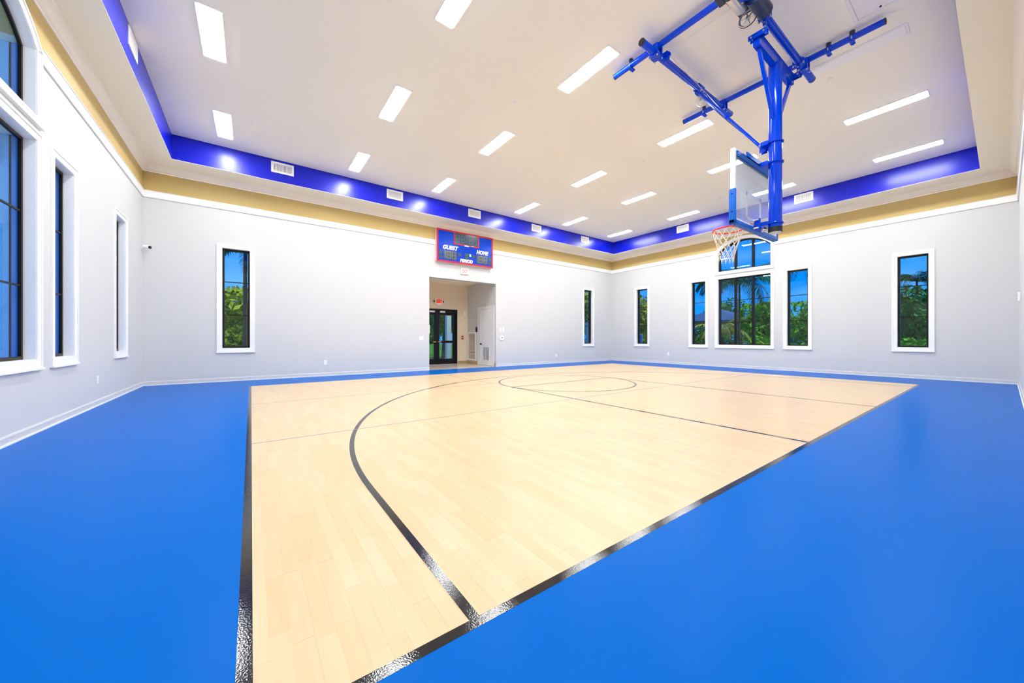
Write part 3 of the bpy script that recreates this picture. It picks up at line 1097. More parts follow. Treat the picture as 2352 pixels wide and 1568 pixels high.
# ------------------------------------------------------------------ alcove doors
dr = struct('door_1', ((DOOR_L + DOOR_R) / 2, AY, 0), 'black framed double glass entrance doors in the alcove')
bm = bmesh.new()
fy0, fy1 = AY - 0.03, AY + 0.12
fr = 0.10
B(bm, DOOR_L, DOOR_L + fr, fy0, fy1, 0, DOOR_T)
B(bm, DOOR_R - fr, DOOR_R, fy0, fy1, 0, DOOR_T)
B(bm, DOOR_L + fr, DOOR_R - fr, fy0, fy1, DOOR_T - 0.13, DOOR_T)
obj('frame', bm, 'dark', dr, smooth=False)
bm = bmesh.new()
B(bm, DOOR_L, DOOR_R, AY - 0.06, AY + 0.10, 0, 0.018)
obj('threshold', bm, 'steel', dr, smooth=False)
mid = (DOOR_L + DOOR_R) / 2
for s in (0, 1):
    x0, x1 = (DOOR_L + fr, mid - 0.004) if s == 0 else (mid + 0.004, DOOR_R - fr)
    y0, y1 = AY + 0.01, AY + 0.06
    st = 0.125
    bm = bmesh.new()
    B(bm, x0, x0 + st, y0, y1, 0.02, DOOR_T - 0.135)
    B(bm, x1 - st, x1, y0, y1, 0.02, DOOR_T - 0.135)
    B(bm, x0 + st, x1 - st, y0, y1, 0.02, 0.26)
    B(bm, x0 + st, x1 - st, y0, y1, 0.99, 1.10)
    B(bm, x0 + st, x1 - st, y0, y1, DOOR_T - 0.28, DOOR_T - 0.135)
    lf = obj('door_leaf', bm, 'dark', dr, smooth=False)
    for z0, z1 in ((0.26, 0.99), (1.10, DOOR_T - 0.28)):
        bm = bmesh.new()
        bm.faces.new([bm.verts.new(p) for p in ((x0 + st, y0 + .02, z0), (x1 - st, y0 + .02, z0), (x1 - st, y0 + .02, z1), (x0 + st, y0 + .02, z1))])
        obj('pane', bm, 'glass', lf, smooth=False)
    bm = bmesh.new()
    xa = x1 - .06 if s == 0 else x0 + .06
    xb = x0 + .06 if s == 0 else x1 - .06
    cyl(bm, (x0 + .06, y0 - .05, 1.045), (x1 - .06, y0 - .05, 1.045), 0.016, 10)
    obj('push_bar', bm, 'dark', lf)
    bm = bmesh.new()
    xe = (x1 - .20) if s == 0 else (x0 + .05)
    B(bm, xe, xe + .15, y0 - .07, y0 - .025, 1.025, 1.065, .006, 1)
    obj('bar_end', bm, 'brass', lf, smooth=False)
    bm = bmesh.new()
    xe = x1 - .36 if s == 0 else x0 + .14
    B(bm, xe, xe + .25, y0 - .075, y0 - .001, DOOR_T - 0.17, DOOR_T - 0.09, .008, 1)
    obj('door_closer', bm, 'alu', lf, smooth=False)

d2 = struct('door_2', (AX1, (D2A + D2B) / 2, 0), 'white panelled closet door with louvre in the alcove side wall')
bm = bmesh.new()
c = 0.11
for (a, b, z0, z1) in ((D2A - c, D2A, 0, D2T + c), (D2B, D2B + c, 0, D2T + c), (D2A, D2B, D2T, D2T + c)):
    bar(bm, PAR, a, b, z0, z1, 0, -0.03)
    bar(bm, PAR, a + (0.085 if a < D2A - .01 and b <= D2A else 0), b, z0, z1, 0, -0.024)
obj('casing', bm, 'door', d2, smooth=False)
bm = bmesh.new()
bar(bm, PAR, D2A, D2B, 0.01, D2T, 0, -0.010)
# stiles and rails standing proud of the panel
for (a, b, z0, z1) in ((D2A + .01, D2A + .14, .02, D2T - .01), (D2B - .14, D2B - .01, .02, D2T - .01), (D2A + .14, D2B - .14, D2T - .15, D2T - .01),
                       (D2A + .14, D2B - .14, .85, 1.02), (D2A + .14, D2B - .14, .02, .22)):
    bar(bm, PAR, a, b, z0, z1, -0.010, -0.020)
lf = obj('door_leaf', bm, 'door', d2, smooth=False)
bm = bmesh.new()
tube(bm, [(AX1 - 0.02, 13.98, .95), (AX1 - 0.055, 13.98, .95)], 0.012, 10)
tube(bm, [(AX1 - .05, 13.98, .95), (AX1 - .06, 13.98, .95), (AX1 - .085, 13.98, .95), (AX1 - .10, 13.98, .95)], [.02, .032, .034, .018], 14)
cyl(bm, (AX1 - .020, 13.98, .95), (AX1 - .028, 13.98, .95), .034, 14)
obj('door_knob', bm, 'dark', lf)
bm = bmesh.new()
bar(bm, PAR, 13.30, 13.82, .22, .84, -.012, -.022)
lv = obj('louvre_panel', bm, 'door', lf, smooth=False)
bm = bmesh.new()
for k in range(5):
    u = 13.345 + k * 0.098
    bar(bm, PAR, u, u + 0.05, .25, .81, -.022, -.027)
obj('slats', bm, 'greyslat', lf, smooth=False)

# return-air grille, keypad, fire pull, sensor
t = thing('return_grille', (AX1, 14.86, 0.83), 'grey louvred return air grille low on the alcove wall beside the white door', 'grille')
bm = bmesh.new()
u0, u1, z0, z1, f = 14.50, 15.23, 0.18, 1.49, 0.05
for (a, b, c, d) in ((u0, u0 + f, z0, z1), (u1 - f, u1, z0, z1), (u0 + f, u1 - f, z0, z0 + f), (u0 + f, u1 - f, z1 - f, z1)):
    bar(bm, PAR, a, b, c, d, 0, -.022)
obj('frame', bm, 'white', t, smooth=False)
bm = bmesh.new()
bar(bm, PAR, u0 + f, u1 - f, z0 + f, z1 - f, 0, -.003)
obj('backing', bm, 'ventdark', t, smooth=False)
for k in range(20):
    z = z0 + f + (z1 - z0 - 2 * f) * (k + .5) / 20
    bm = bmesh.new()
    q = [bm.verts.new(p) for p in (PAR(u0 + f, z - .026, -.004), PAR(u1 - f, z - .026, -.004), PAR(u1 - f, z + .022, -.016), PAR(u0 + f, z + .022, -.016))]
    bm.faces.new(q)
    obj('slat', bm, 'silver', t, smooth=False)
t = thing('wall_keypad', (AX1, 14.42, 1.62), 'small dark keypad box between the grille and the white door', 'keypad')
bm = bmesh.new()
bar(bm, PAR, 14.35, 14.49, 1.50, 1.74, 0, -.03)
obj('box', bm, 'dkblue', t, smooth=False)
bm = bmesh.new()
bar(bm, PAR, 14.37, 14.47, 1.58, 1.66, -.03, -.034)
obj('keys', bm, 'dark', t, smooth=False)
t = thing('fire_alarm_pull', (8.19, AY, 1.25), 'red fire alarm pull station right of the black doors', 'fire alarm')
bm = bmesh.new()
B(bm, 8.14, 8.24, AY - .035, AY - .001, 1.16, 1.33, .008, 1)
obj('box', bm, 'red', t, smooth=False)
bm = bmesh.new()
B(bm, 8.155, 8.225, AY - .05, AY - .033, 1.235, 1.262, .004, 1)
obj('handle', bm, 'ltr', t, smooth=False)
t = thing('motion_sensor', (8.31, AY, 2.39), 'small white sensor with dark lens high right of the black doors', 'sensor')
bm = bmesh.new()
B(bm, 8.25, 8.37, AY - .045, AY - .001, 2.31, 2.48, .015, 2)
obj('body', bm, 'white', t)
bm = bmesh.new()
cyl(bm, (8.33, AY - .050, 2.40), (8.33, AY - .043, 2.40), .016, 12)
obj('lens', bm, 'dark', t)
t = thing('strobe_box', (AX0, 13.0, 1.54), 'white box with a dark dot at the left edge of the entrance opening', 'alarm')
bm = bmesh.new()
B(bm, AX0 + .001, AX0 + .06, 12.90, 13.05, 1.40, 1.72, .012, 2)
obj('body', bm, 'white', t)
bm = bmesh.new()
cyl(bm, (AX0 + .03, 12.892, 1.57), (AX0 + .03, 12.902, 1.57), .012, 12)
obj('lens', bm, 'dark', t)
for (x, y, lbl) in ((6.6, 13.9, 'small white round cover on the alcove ceiling, nearer the doors'), (7.3, 13.3, 'small white round cover on the alcove ceiling, nearer the hall')):
    o = s0.copy()
    COL.objects.link(o)
    o.location = (x, y, ACZ)
    tag(o, lbl, 'sprinkler', 'sprinkler covers in the alcove')

# eaves all round, added to keep sunlight off the left window jambs
bm = bmesh.new()
EO = 1.0
for q in ((XL - TH - EO, XL - TH, YF - 1.2, YB + THR + EO), (XR + THR, XR + THR + EO, YF - 1.2, YB + THR + EO), (XL - TH, XR + THR, YF - 1.2, YF - 0.2), (XL - TH, XR + THR, YB + THR, YB + THR + EO)):
    B(bm, *q, ZTOP - .12, ZTOP + .05)
obj('shade_eaves', bm, 'roof', kind='structure', smooth=False)

# ------------------------------------------------------------------ small wall fittings
def plate(name, P, u, z, wd, ht, label, cat, kind='outlet', group=None):
    t = thing(name, P(u, z, 0), label, cat, group)
    b = bmesh.new()
    bar(b, P, u - wd / 2, u + wd / 2, z - ht / 2, z + ht / 2, 0, -.005)
    bar(b, P, u - wd / 2 + .004, u + wd / 2 - .004, z - ht / 2 + .004, z + ht / 2 - .004, -.005, -.008)
    obj('plate', b, 'white', t, smooth=False)
    if kind == 'outlet':
        for s in (-1, 1):
            b = bmesh.new()
            bar(b, P, u - .017, u + .017, z + s * .027 - .016, z + s * .027 + .016, -.008, -.0105)
            so = obj('socket', b, 'white', t, smooth=False)
            b = bmesh.new()
            for q in (-.007, .007):
                bar(b, P, u + q - .0012, u + q + .0012, z + s * .027 - .003, z + s * .027 + .008, -.0105, -.0112)
            obj('slots', b, 'dark', so, smooth=False)
    elif kind == 'switch':
        b = bmesh.new()
        bar(b, P, u - .016, u + .016, z - .033, z + .033, -.008, -.012)
        obj('rocker', b, 'white', t, smooth=False)
    return t
plate('wall_outlet', PL, 9.55, 0.46, .085, .14, 'white power outlet low on the left wall under the windows', 'outlet')
plate('wall_outlet', PB, 1.93, 0.434, .085, .14, 'white power outlet on the scoreboard wall, left of the entrance opening', 'outlet')
plate('wall_outlet', PB, 11.97, 0.38, .085, .14, 'white power outlet on the scoreboard wall near the far corner', 'outlet')
plate('wall_outlet', PR, 9.50, 0.47, .085, .14, 'white power outlet low on the right wall between two narrow windows', 'outlet')
plate('wall_plate', PB, 5.14, 1.22, .16, .14, 'white switch plate just left of the entrance opening', 'switch', 'switch')
plate('wall_switch', PB, 8.71, 1.585, .085, .15, 'left white switch of the pair above the thermostat', 'switch', 'switch', 'switch pair')
plate('wall_switch', PB, 8.86, 1.585, .085, .15, 'right white switch of the pair above the thermostat', 'switch', 'switch', 'switch pair')
t = thing('thermostat', (8.77, YB, 1.225), 'white thermostat with a dark dot right of the entrance opening', 'thermostat')
bm = bmesh.new()
B(bm, 8.67, 8.87, YB - .032, YB - .001, 1.125, 1.325, .012, 2)
obj('body', bm, 'white', t)
bm = bmesh.new()
cyl(bm, (8.77, YB - .036, 1.235), (8.77, YB - .03, 1.235), .024, 16)
obj('dial', bm, 'dark', t)
# security camera in the left corner
t = thing('security_camera', (XL, YB - 0.06, 3.49), 'white bullet security camera in the left corner', 'camera')
bm = bmesh.new()
cyl(bm, (XL + .001, YB - .07, 3.47), (XL + .022, YB - .07, 3.47), .05, 18)
obj('mount', bm, 'white', t)
bm = bmesh.new()
tube(bm, [(XL + .02, YB - .07, 3.47), (XL + .05, YB - .075, 3.475), (XL + .06, YB - .09, 3.49)], .016, 10)
obj('bracket', bm, 'white', t)
bm = bmesh.new()
tube(bm, [(XL + .03, YB - .10, 3.50), (XL + .04, YB - .105, 3.50), (XL + .14, YB - .15, 3.495), (XL + .15, YB - .155, 3.495)], [.03, .045, .045, .04], 18)
obj('body', bm, 'white', t)
bm = bmesh.new()
cyl(bm, (XL + .145, YB - .152, 3.495), (XL + .175, YB - .166, 3.493), .036, 18)
obj('lens', bm, 'dark', t)
# little wall box beside the right front corner
t = thing('wall_sensor', (14.0, YF, 2.15), 'small white box on the front wall at the right picture edge', 'sensor')
bm = bmesh.new()
B(bm, 13.93, 14.07, YF + .001, YF + .045, 2.05, 2.25, .012, 2)
obj('body', bm, 'white', t)
bm = bmesh.new()
B(bm, 13.96, 14.04, YF + .044, YF + .05, 2.09, 2.12)
B(bm, 13.96, 14.04, YF + .044, YF + .05, 2.16, 2.19)
obj('grille', bm, 'greyslat', t, smooth=False)

# ------------------------------------------------------------------ basketball goal hung from the ceiling
G = thing('basketball_goal', (6.95, 2.215, ZC), 'blue ceiling-hung basketball goal with glass backboard and orange rim', 'basketball goal')
GX = 6.95
ZA, ZD = 6.105, 6.0
def pipe(name, p0, p1, r, capend=True, m='blue'):
    bm = bmesh.new()
    cyl(bm, p0, p1, r, 20)
    o = obj(name, bm, m, G)
    if capend:
        bm = bmesh.new()
        d = (Vector(p1) - Vector(p0)).normalized()
        for p, s in ((Vector(p0), -1), (Vector(p1), 1)):
            cyl(bm, p - d * s * .004, p + d * s * .012, r * 1.03, 20)
            cyl(bm, p + d * s * .010, p + d * s * .016, r * .6, 14)
        obj('end_cap', bm, 'rubber', o)
    return o
XA, XB = 5.52, 7.93
YC, YD = 3.46, 2.105
pipe('ceiling_pipe', (XA, 0.98, ZA), (XA, 4.30, ZA), .048)
pipe('ceiling_pipe', (XB, 1.09, ZA), (XB, 4.27, ZA), .048)
pipe('cross_pipe', (5.12, YC, ZD), (8.29, YC, ZD), .056)
pipe('cross_pipe', (4.9, YD, ZD), (8.40, YD, ZD), .056)
def ubolt(c, axis, r, dirz=1, flange=True):
    """steel U-bolt round a pipe, with a blue saddle below and a dark pad at the ceiling"""
    c = Vector(c)
    ax = Vector(axis)
    side = ax.cross(Vector((0, 0, 1)))
    bm = bmesh.new()
    rr = r + .008
    pts = [c - side * rr + Vector((0, 0, -rr - .02))] + ring_pts(c, ax, rr, 14, math.pi, 0, ref=side) + [c + side * rr + Vector((0, 0, -rr - .02))]
    tube(bm, pts, .007, 8)
    o = obj('u_bolt', bm, 'steel', G)
    bm = bmesh.new()
    q = c + Vector((0, 0, -r - .016))
    a, b = ax * .03, side * (rr + .02)
    for s in (-1, 1):
        cyl(bm, q + side * rr * s + Vector((0, 0, -.026)), q + side * rr * s + Vector((0, 0, .0)), .012, 8)
    beam(bm, q - side * (rr + .02), q + side * (rr + .02), .06, .022)
    obj('saddle', bm, 'blue', o, smooth=False)
    if flange:
        bm = bmesh.new()
        h = c.z + r
        cyl(bm, c + Vector((0, 0, r - .012)), (c.x, c.y, ZC), .036, 16)
        obj('ceiling_bracket', bm, 'dkblue', o, smooth=False)
    return o
for y in (3.95,):
    ubolt((XA, y, ZA), (0, 1, 0), .048)
for y in (3.83, 1.76, 1.465):
    ubolt((XB, y, ZA), (0, 1, 0), .048)
for x, y in ((XA, YC), (XB, YC), (XB, YD), (XA, YD)):
    # cross clamp joining the two pipes
    bm = bmesh.new()
    for s in (-1, 1):
        B(bm, x - .075, x - .045, y - .075, y + .075, ZD - .05, ZA + .02) if s < 0 else B(bm, x + .045, x + .075, y - .075, y + .075, ZD - .05, ZA + .02)
    B(bm, x - .085, x + .085, y - .085, y + .085, ZD - .072, ZD - .056, .004, 1)
    k = obj('cross_clamp', bm, 'blue', G, smooth=False)
    bm = bmesh.new()
    for sx in (-1, 1):
        for sy_ in (-1, 1):
            cyl(bm, (x + sx * .066, y + sy_ * .066, ZD - .092), (x + sx * .066, y + sy_ * .066, ZA + .03), .008, 8)
            cyl(bm, (x + sx * .066, y + sy_ * .066, ZD - .088), (x + sx * .066, y + sy_ * .066, ZD - .072), .015, 6)
    obj('bolt', bm, 'steel', k)
# hangers from the front cross pipe and the angle irons of the header
HXL, HXR = 6.19, 7.68
for x in (HXL, HXR):
    bm = bmesh.new()
    cyl(bm, (x - .035, YD, ZD), (x + .035, YD, ZD), .068, 18)
    B(bm, x - .03, x + .03, YD - .085, YD + .085, ZD - .03, ZD + .03, .006, 1)
    B(bm, x - .028, x + .028, YD - .022, YD + .022, 5.86, ZD - .05, .006, 1)
    h_ = obj('hanger', bm, 'blue', G, smooth=False)
    bm = bmesh.new()
    cyl(bm, (x, YD, 5.80), (x, YD, 5.88), .014, 10)
    cyl(bm, (x - .04, YD, 5.895), (x + .04, YD, 5.895), .013, 10)
    for s in (-1, 1):
        cyl(bm, (x - .01, YD + s * .072, ZD - .06), (x - .01, YD + s * .072, ZD + .06), .011, 8)
    obj('pin', bm, 'steel', h_)
    bm = bmesh.new()
    B(bm, x - .04, x + .04, YD - .035, 2.31, 5.795, 5.807)
    B(bm, x + .032, x + .044, YD - .035, 2.31, 5.735, 5.807)
    B(bm, x - .044, x - .032, YD - .035, 2.31, 5.735, 5.807)
    a_ = obj('angle_iron', bm, 'blue', G, smooth=False)
    bm = bmesh.new()
    for y in (YD, 2.27):
        cyl(bm, (x - .055, y, 5.77), (x + .055, y, 5.77), .014, 10)
    obj('bolt', bm, 'steel', a_)
bm = bmesh.new()
MY = 2.215
beam(bm, (HXL, MY, 5.735), (HXR, MY, 5.735), .09, .19)
obj('header', bm, 'blue', G, smooth=False)
# mast
MR = .094
bm = bmesh.new()
tube(bm, [(GX, MY, 2.985), (GX, MY, 5.69)], MR, 28)
mast = obj('mast', bm, 'blue', G)
bm = bmesh.new()
cyl(bm, (GX, MY, 2.94), (GX, MY, 3.02), MR * 1.04, 28)
obj('mast_end_ring', bm, 'rubber', mast)
bm = bmesh.new()
cyl(bm, (GX, MY, 2.932), (GX, MY, 2.942), MR * .94, 28)
obj('mast_end_plug', bm, 'silver', mast)
for s in (-1, 1):
    bm = bmesh.new()
    beam(bm, (GX + s * .66, MY, 5.64), (GX + s * .095, MY, 4.78), .045, .055)
    obj('knee_brace', bm, 'blue', G, smooth=False)
# clamps on the mast
for z, reach in ((4.405, .13), (4.075, .13), (3.085, .13)):
    bm = bmesh.new()
    pts = [(GX - MR - .012, MY + .11, z)] + [tuple(p) for p in ring_pts((GX, MY, z), (0, 0, 1), MR + .012, 22, math.pi, 2 * math.pi, ref=(1, 0, 0))] + [(GX + MR + .012, MY + .11, z)]
    tube(bm, pts, .012, 8)
    k = obj('mast_clamp', bm, 'blue', G)
    bm = bmesh.new()
    B(bm, GX - .13, GX + .13, MY + .06, MY + .17, z - .035, z + .035, .006, 1)
    obj('clamp_block', bm, 'blue', k, smooth=False)
    bm = bmesh.new()
    for s in (-1, 1):
        cyl(bm, (GX + s * (MR + .012), MY + .16, z), (GX + s * (MR + .012), MY + .195, z), .016, 8)
    obj('clamp_nut', bm, 'steel', k)
# diagonal fold brace, tie rod and its clamp on the rear cross pipe
bm = bmesh.new()
cyl(bm, (GX - .06, YC, ZD), (GX + .10, YC, ZD), .074, 18)
B(bm, GX - .06, GX + .10, YC - .05, YC + .05, ZD - .11, ZD - .04, .008, 1)
B(bm, GX - .02, GX + .06, YC + .06, YC + .09, ZD - .02, ZD + .13, .006, 1)
k = obj('brace_clamp', bm, 'blue', G, smooth=False)
bm = bmesh.new()
for x in (GX - .03, GX + .07):
    cyl(bm, (x, YC - .08, ZD - .075), (x, YC + .08, ZD - .075), .012, 8)
obj('bolt', bm, 'steel', k)
b0, b1 = Vector((GX, YC - .02, 5.90)), Vector((GX, MY + .16, 4.36))
bm = bmesh.new()
tube(bm, [b0, b0.lerp(b1, .45)], .030, 14)
br = obj('fold_brace', bm, 'blue', G)
bm = bmesh.new()
tube(bm, [b0.lerp(b1, .42), b1], .024, 14)
obj('brace_inner_tube', bm, 'blue', br)
bm = bmesh.new()
tube(bm, [b0.lerp(b1, .44), b0.lerp(b1, .465)], .037, 14)
cyl(bm, b1 + Vector((-.05, 0, 0)), b1 + Vector((.05, 0, 0)), .02, 10)
obj('brace_joint', bm, 'blue', br)
for s in (-1, 1):
    bm = bmesh.new()
    B(bm, GX + s * .042 - .008, GX + s * .042 + .008, MY + .12, MY + .21, 4.31, 4.40)
    obj('brace_lug', bm, 'blue', br, smooth=False)
bm = bmesh.new()
tube(bm, [(5.58, YC - .06, 5.93), (6.2, YC - .07, 5.90), (6.86, YC - .06, 5.90)], .022, 12)
obj('tie_rod', bm, 'blue', G)
# pulley at the left end of the rear cross pipe
bm = bmesh.new()
B(bm, 5.63, 5.645, YC - .14, YC - .04, 5.90, 6.02)
B(bm, 5.685, 5.70, YC - .14, YC - .04, 5.90, 6.02)
pl = obj('pulley_bracket', bm, 'blue', G, smooth=False)
bm = bmesh.new()
tube(bm, [(5.648, YC - .12, 5.96), (5.658, YC - .12, 5.96), (5.672, YC - .12, 5.96), (5.682, YC - .12, 5.96)], [.055, .046, .046, .055], 20)
obj('pulley_wheel', bm, 'blue', pl)
# safety reel with its strap
bm = bmesh.new()
tube(bm, [(GX + .04, YC - .01, 5.80), (GX + .055, YC - .01, 5.80), (GX + .13, YC - .01, 5.80), (GX + .145, YC - .01, 5.80)], [.09, .10, .10, .09], 28)
rl = obj('safety_reel', bm, 'silver', G)
bm = bmesh.new()
cyl(bm, (GX + .02, YC - .01, 5.80), (GX + .165, YC - .01, 5.80), .022, 14)
B(bm, GX + .05, GX + .13, YC - .03, YC + .01, 5.89, 5.95, .004, 1)
cyl(bm, (GX + .05, YC - .11, 5.735), (GX + .11, YC - .11, 5.735), .02, 12)
obj('reel_hub', bm, 'steel', rl)
def sag(p0, p1, s, n=10):
    p0, p1 = Vector(p0), Vector(p1)
    return [p0.lerp(p1, k / n) + Vector((0, 0, -s * 4 * (k / n) * (1 - k / n))) for k in range(n + 1)]
bm = bmesh.new()
tube(bm, sag((GX + .08, YC - .11, 5.72), (GX + .06, MY + .17, 4.42), .05), .007, 8)
obj('reel_strap', bm, 'dark', rl)
bm = bmesh.new()
tube(bm, [(5.665, YC - .12, 6.015), (5.665, 2.5, 6.02), (5.665, 2.2, 6.02)], .004, 6)
tube(bm, sag((5.665, YC - .16, 5.93), (GX, YC - .16, 5.80), .0) + sag((GX, YC - .16, 5.80), (GX, MY + .35, 4.62), .02)[1:], .005, 6)
obj('hoist_cable', bm, 'steel', G)
# electric winch on the front cross pipe
bm = bmesh.new()
tube(bm, [(5.42, 2.27, 6.02), (5.44, 2.27, 6.02), (5.80, 2.27, 6.02), (5.82, 2.27, 6.02)], [.068, .078, .078, .068], 26)
wn = obj('winch_motor', bm, 'silver', G)
bm = bmesh.new()
tube(bm, [(5.28, 2.27, 6.02), (5.30, 2.27, 6.02), (5.43, 2.27, 6.02)], [.06, .084, .084], 24)
B(bm, 5.30, 5.46, 2.33, 2.42, 5.95, 6.09, .01, 1)
obj('motor_end_bell', bm, 'dkblue', wn)
bm = bmesh.new()
B(bm, 5.52, 6.02, 2.02, 2.20, 6.03, 6.12, .01, 1)
B(bm, 5.50, 5.98, 2.145, 2.36, 6.04, 6.055)
cyl(bm, (5.66, 2.06, 5.97), (6.06, 2.06, 5.97), .105, 26)
obj('winch_gearbox', bm, 'dkblue', wn)
bm = bmesh.new()
wc = Vector((5.93, 2.23, 5.93))
rimr = .118
for dx in (-.012, .012):
    tube(bm, ring_pts(wc + Vector((dx, 0, 0)), (1, 0, 0), rimr, 40), .007, 8, closed=True)
tube(bm, ring_pts(wc, (1, 0, 0), rimr - .008, 40), .010, 8, closed=True)
cyl(bm, wc - Vector((.025, 0, 0)), wc + Vector((.025, 0, 0)), .024, 16)
for k in range(6):
    a = k * math.pi / 3 + .3
    e_ = wc + Vector((0, math.cos(a), math.sin(a))) * (rimr - .006)
    tube(bm, [wc, e_], [.010, .006], 8)
wh = obj('drive_wheel', bm, 'steel', wn)
bm = bmesh.new()
sc = Vector((5.93, 2.27, 6.08))
blt = ring_pts(wc, (1, 0, 0), rimr + .006, 28, R(-235), R(20), ref=(0, 1, 0)) + ring_pts(sc, (1, 0, 0), .035, 12, R(20), R(120), ref=(0, 1, 0))
tube(bm, blt, .006, 6, closed=True)
obj('drive_belt', bm, 'rubber', wn)
bm = bmesh.new()
cyl(bm, (5.80, 2.27, 6.08), (5.97, 2.27, 6.08), .014, 10)
cyl(bm, (5.915, 2.27, 6.08), (5.945, 2.27, 6.08), .034, 18)
obj('motor_pulley', bm, 'steel', wn)
bm = bmesh.new()
tube(bm, sag((5.45, 2.35, 6.0), (5.93, 2.33, 6.05), .02), .005, 6)
obj('red_wire', bm, 'red', wn)

# ---- backboard
bx0, bx1, bz0, bz1 = 6.10, 7.86, 3.045, 4.185
by0, by1 = 2.475, 2.545            # back, front (front faces the court)
bb = bmesh.new()
B(bb, bx0 + .02, bx1 - .02, by1 - .022, by1 - .010, bz0 + .02, bz1 - .02)
board = obj('backboard_glass', bb, 'bglass', G, smooth=False)
bm = bmesh.new()
f = .045
B(bm, bx0, bx0 + f, by0, by1, bz0, bz1, .005, 1)
B(bm, bx1 - f, bx1, by0, by1, bz0, bz1, .005, 1)
B(bm, bx0 + f, bx1 - f, by0, by1, bz0, bz0 + f, .005, 1)
B(bm, bx0 + f, bx1 - f, by0, by1, bz1 - f, bz1, .005, 1)
obj('board_frame', bm, 'alu', board, smooth=False)
bm = bmesh.new()
y0, y1 = by1 - .009, by1 - .006
for (a, b, c_, d_) in ((bx0 + f, bx0 + f + .05, bz0 + f, bz1 - f), (bx1 - f - .05, bx1 - f, bz0 + f, bz1 - f), (bx0 + f, bx1 - f, bz1 - f - .05, bz1 - f), (bx0 + f, bx1 - f, bz0 + f, bz0 + f + .05)):
    B(bm, a, b, y0, y1, c_, d_)
obj('border_line', bm, 'ltr', board, smooth=False)
bm = bmesh.new()
tc_ = (bx0 + bx1) / 2
for (a, b, c_, d_) in ((tc_ - .305, tc_ - .255, bz0 + .15, bz0 + .61), (tc_ + .255, tc_ + .305, bz0 + .15, bz0 + .61), (tc_ - .305, tc_ + .305, bz0 + .56, bz0 + .61), (tc_ - .305, tc_ + .305, bz0 + .15, bz0 + .20)):
    B(bm, a, b, y0, y1, c_, d_)
obj('target_square', bm, 'ltr', board, smooth=False)
# padding, one wrapped run along the bottom and up both lower sides
bm = bmesh.new()
p0, p1 = by0 - .012, by1 + .014
B(bm, bx0 - .022, bx0 + .030, p0, p1, bz0 - .045, bz0 + .50, .016, 3)
B(bm, bx1 - .030, bx1 + .022, p0, p1, bz0 - .045, bz0 + .50, .016, 3)
B(bm, bx0 - .022, bx1 + .022, p0, p1, bz0 - .045, bz0 + .025, .016, 3)
pad = obj('edge_padding', bm, 'pad', G)
bm = bmesh.new()
for k in range(9):
    x = bx0 + .08 + k * (bx1 - bx0 - .16) / 8
    cyl(bm, (x, (p0 + p1) / 2, bz0 - .049), (x, (p0 + p1) / 2, bz0 - .042), .012, 10)
for z in (bz0 + .14, bz0 + .42):
    cyl(bm, (bx0 - .026, (p0 + p1) / 2, z), (bx0 - .019, (p0 + p1) / 2, z), .012, 10)
obj('pad_bolt', bm, 'dark', pad)
# steel channel behind the top edge
bm = bmesh.new()
B(bm, bx0 + .06, bx1 - .06, by0 - .09, by0 - .004, bz1 - .125, bz1 - .115)
B(bm, bx0 + .06, bx1 - .06, by0 - .012, by0 - .002, bz1 - .125, bz1 - .035)
B(bm, bx0 + .20, bx1 - .20, by0 - .09, by0 - .080, bz1 - .125, bz1 - .045)
ch = obj('top_channel', bm, 'pad', G, smooth=False)
bm = bmesh.new()
for x in (bx0 + .09, bx0 + .14, bx1 - .09, bx1 - .14):
    cyl(bm, (x, by0 - .04, bz1 - .08), (x, by0, bz1 - .08), .012, 8)
obj('bolt', bm, 'steel', ch)
# lower mount between mast and board
bm = bmesh.new()
B(bm, GX - .05, GX + .05, MY + .13, by0 + .01, 3.05, 3.12, .006, 1)
B(bm, GX - .14, GX + .14, by0 - .03, by0 - .001, 3.02, 3.17, .006, 1)
B(bm, GX - .16, GX - .13, by0 - .10, by0 - .02, 3.00, 3.19, .006, 1)
lm = obj('lower_mount', bm, 'blue', G, smooth=False)
bm = bmesh.new()
for x in (GX - .19, GX - .145, GX + .11):
    for z in (3.03, 3.16):
        cyl(bm, (x, by0 - .09, z), (x, by0 - .01, z), .013, 8)
obj('mount_bolt', bm, 'steel', lm)
# rim
RZ, RY, RR = 3.165, 2.95, .238
bm = bmesh.new()
tube(bm, ring_pts((tc_, RY, RZ), (0, 0, 1), RR, 48), .012, 10, closed=True)
rim = obj('rim', bm, 'rim', G)
bm = bmesh.new()
q = [(tc_ - .13, by1 - .004), (tc_ + .13, by1 - .004), (tc_ + .17, RY - .155), (tc_ + .10, RY - .21), (tc_ - .10, RY - .21), (tc_ - .17, RY - .155)]
for z in (RZ - .012, RZ + .004):
    bm.faces.new([bm.verts.new((x, y, z)) for x, y in q])
vv = list(bm.verts)
for k in range(6):
    bm.faces.new((vv[k], vv[(k + 1) % 6], vv[6 + (k + 1) % 6], vv[6 + k]))
B(bm, tc_ - .12, tc_ + .12, by1 - .006, by1 + .012, RZ - .12, RZ + .015, .004, 1)
for s in (-1, 1):
    tube(bm, [(tc_ + s * .09, by1 + .01, RZ - .10), (tc_ + s * .15, RY - .18, RZ - .012)], .010, 8)
obj('rim_plate', bm, 'rim', rim, smooth=False)
bm = bmesh.new()
NL = 12
for k in range(NL):
    a = 2 * math.pi * (k + .5) / NL
    c = Vector((tc_ + RR * math.cos(a), RY + RR * math.sin(a), RZ - .014))
    tube(bm, ring_pts(c, (math.cos(a + 1.57), math.sin(a + 1.57), 0), .012, 10), .0035, 6, closed=True)
obj('net_hook', bm, 'rim', rim)
bm = bmesh.new()
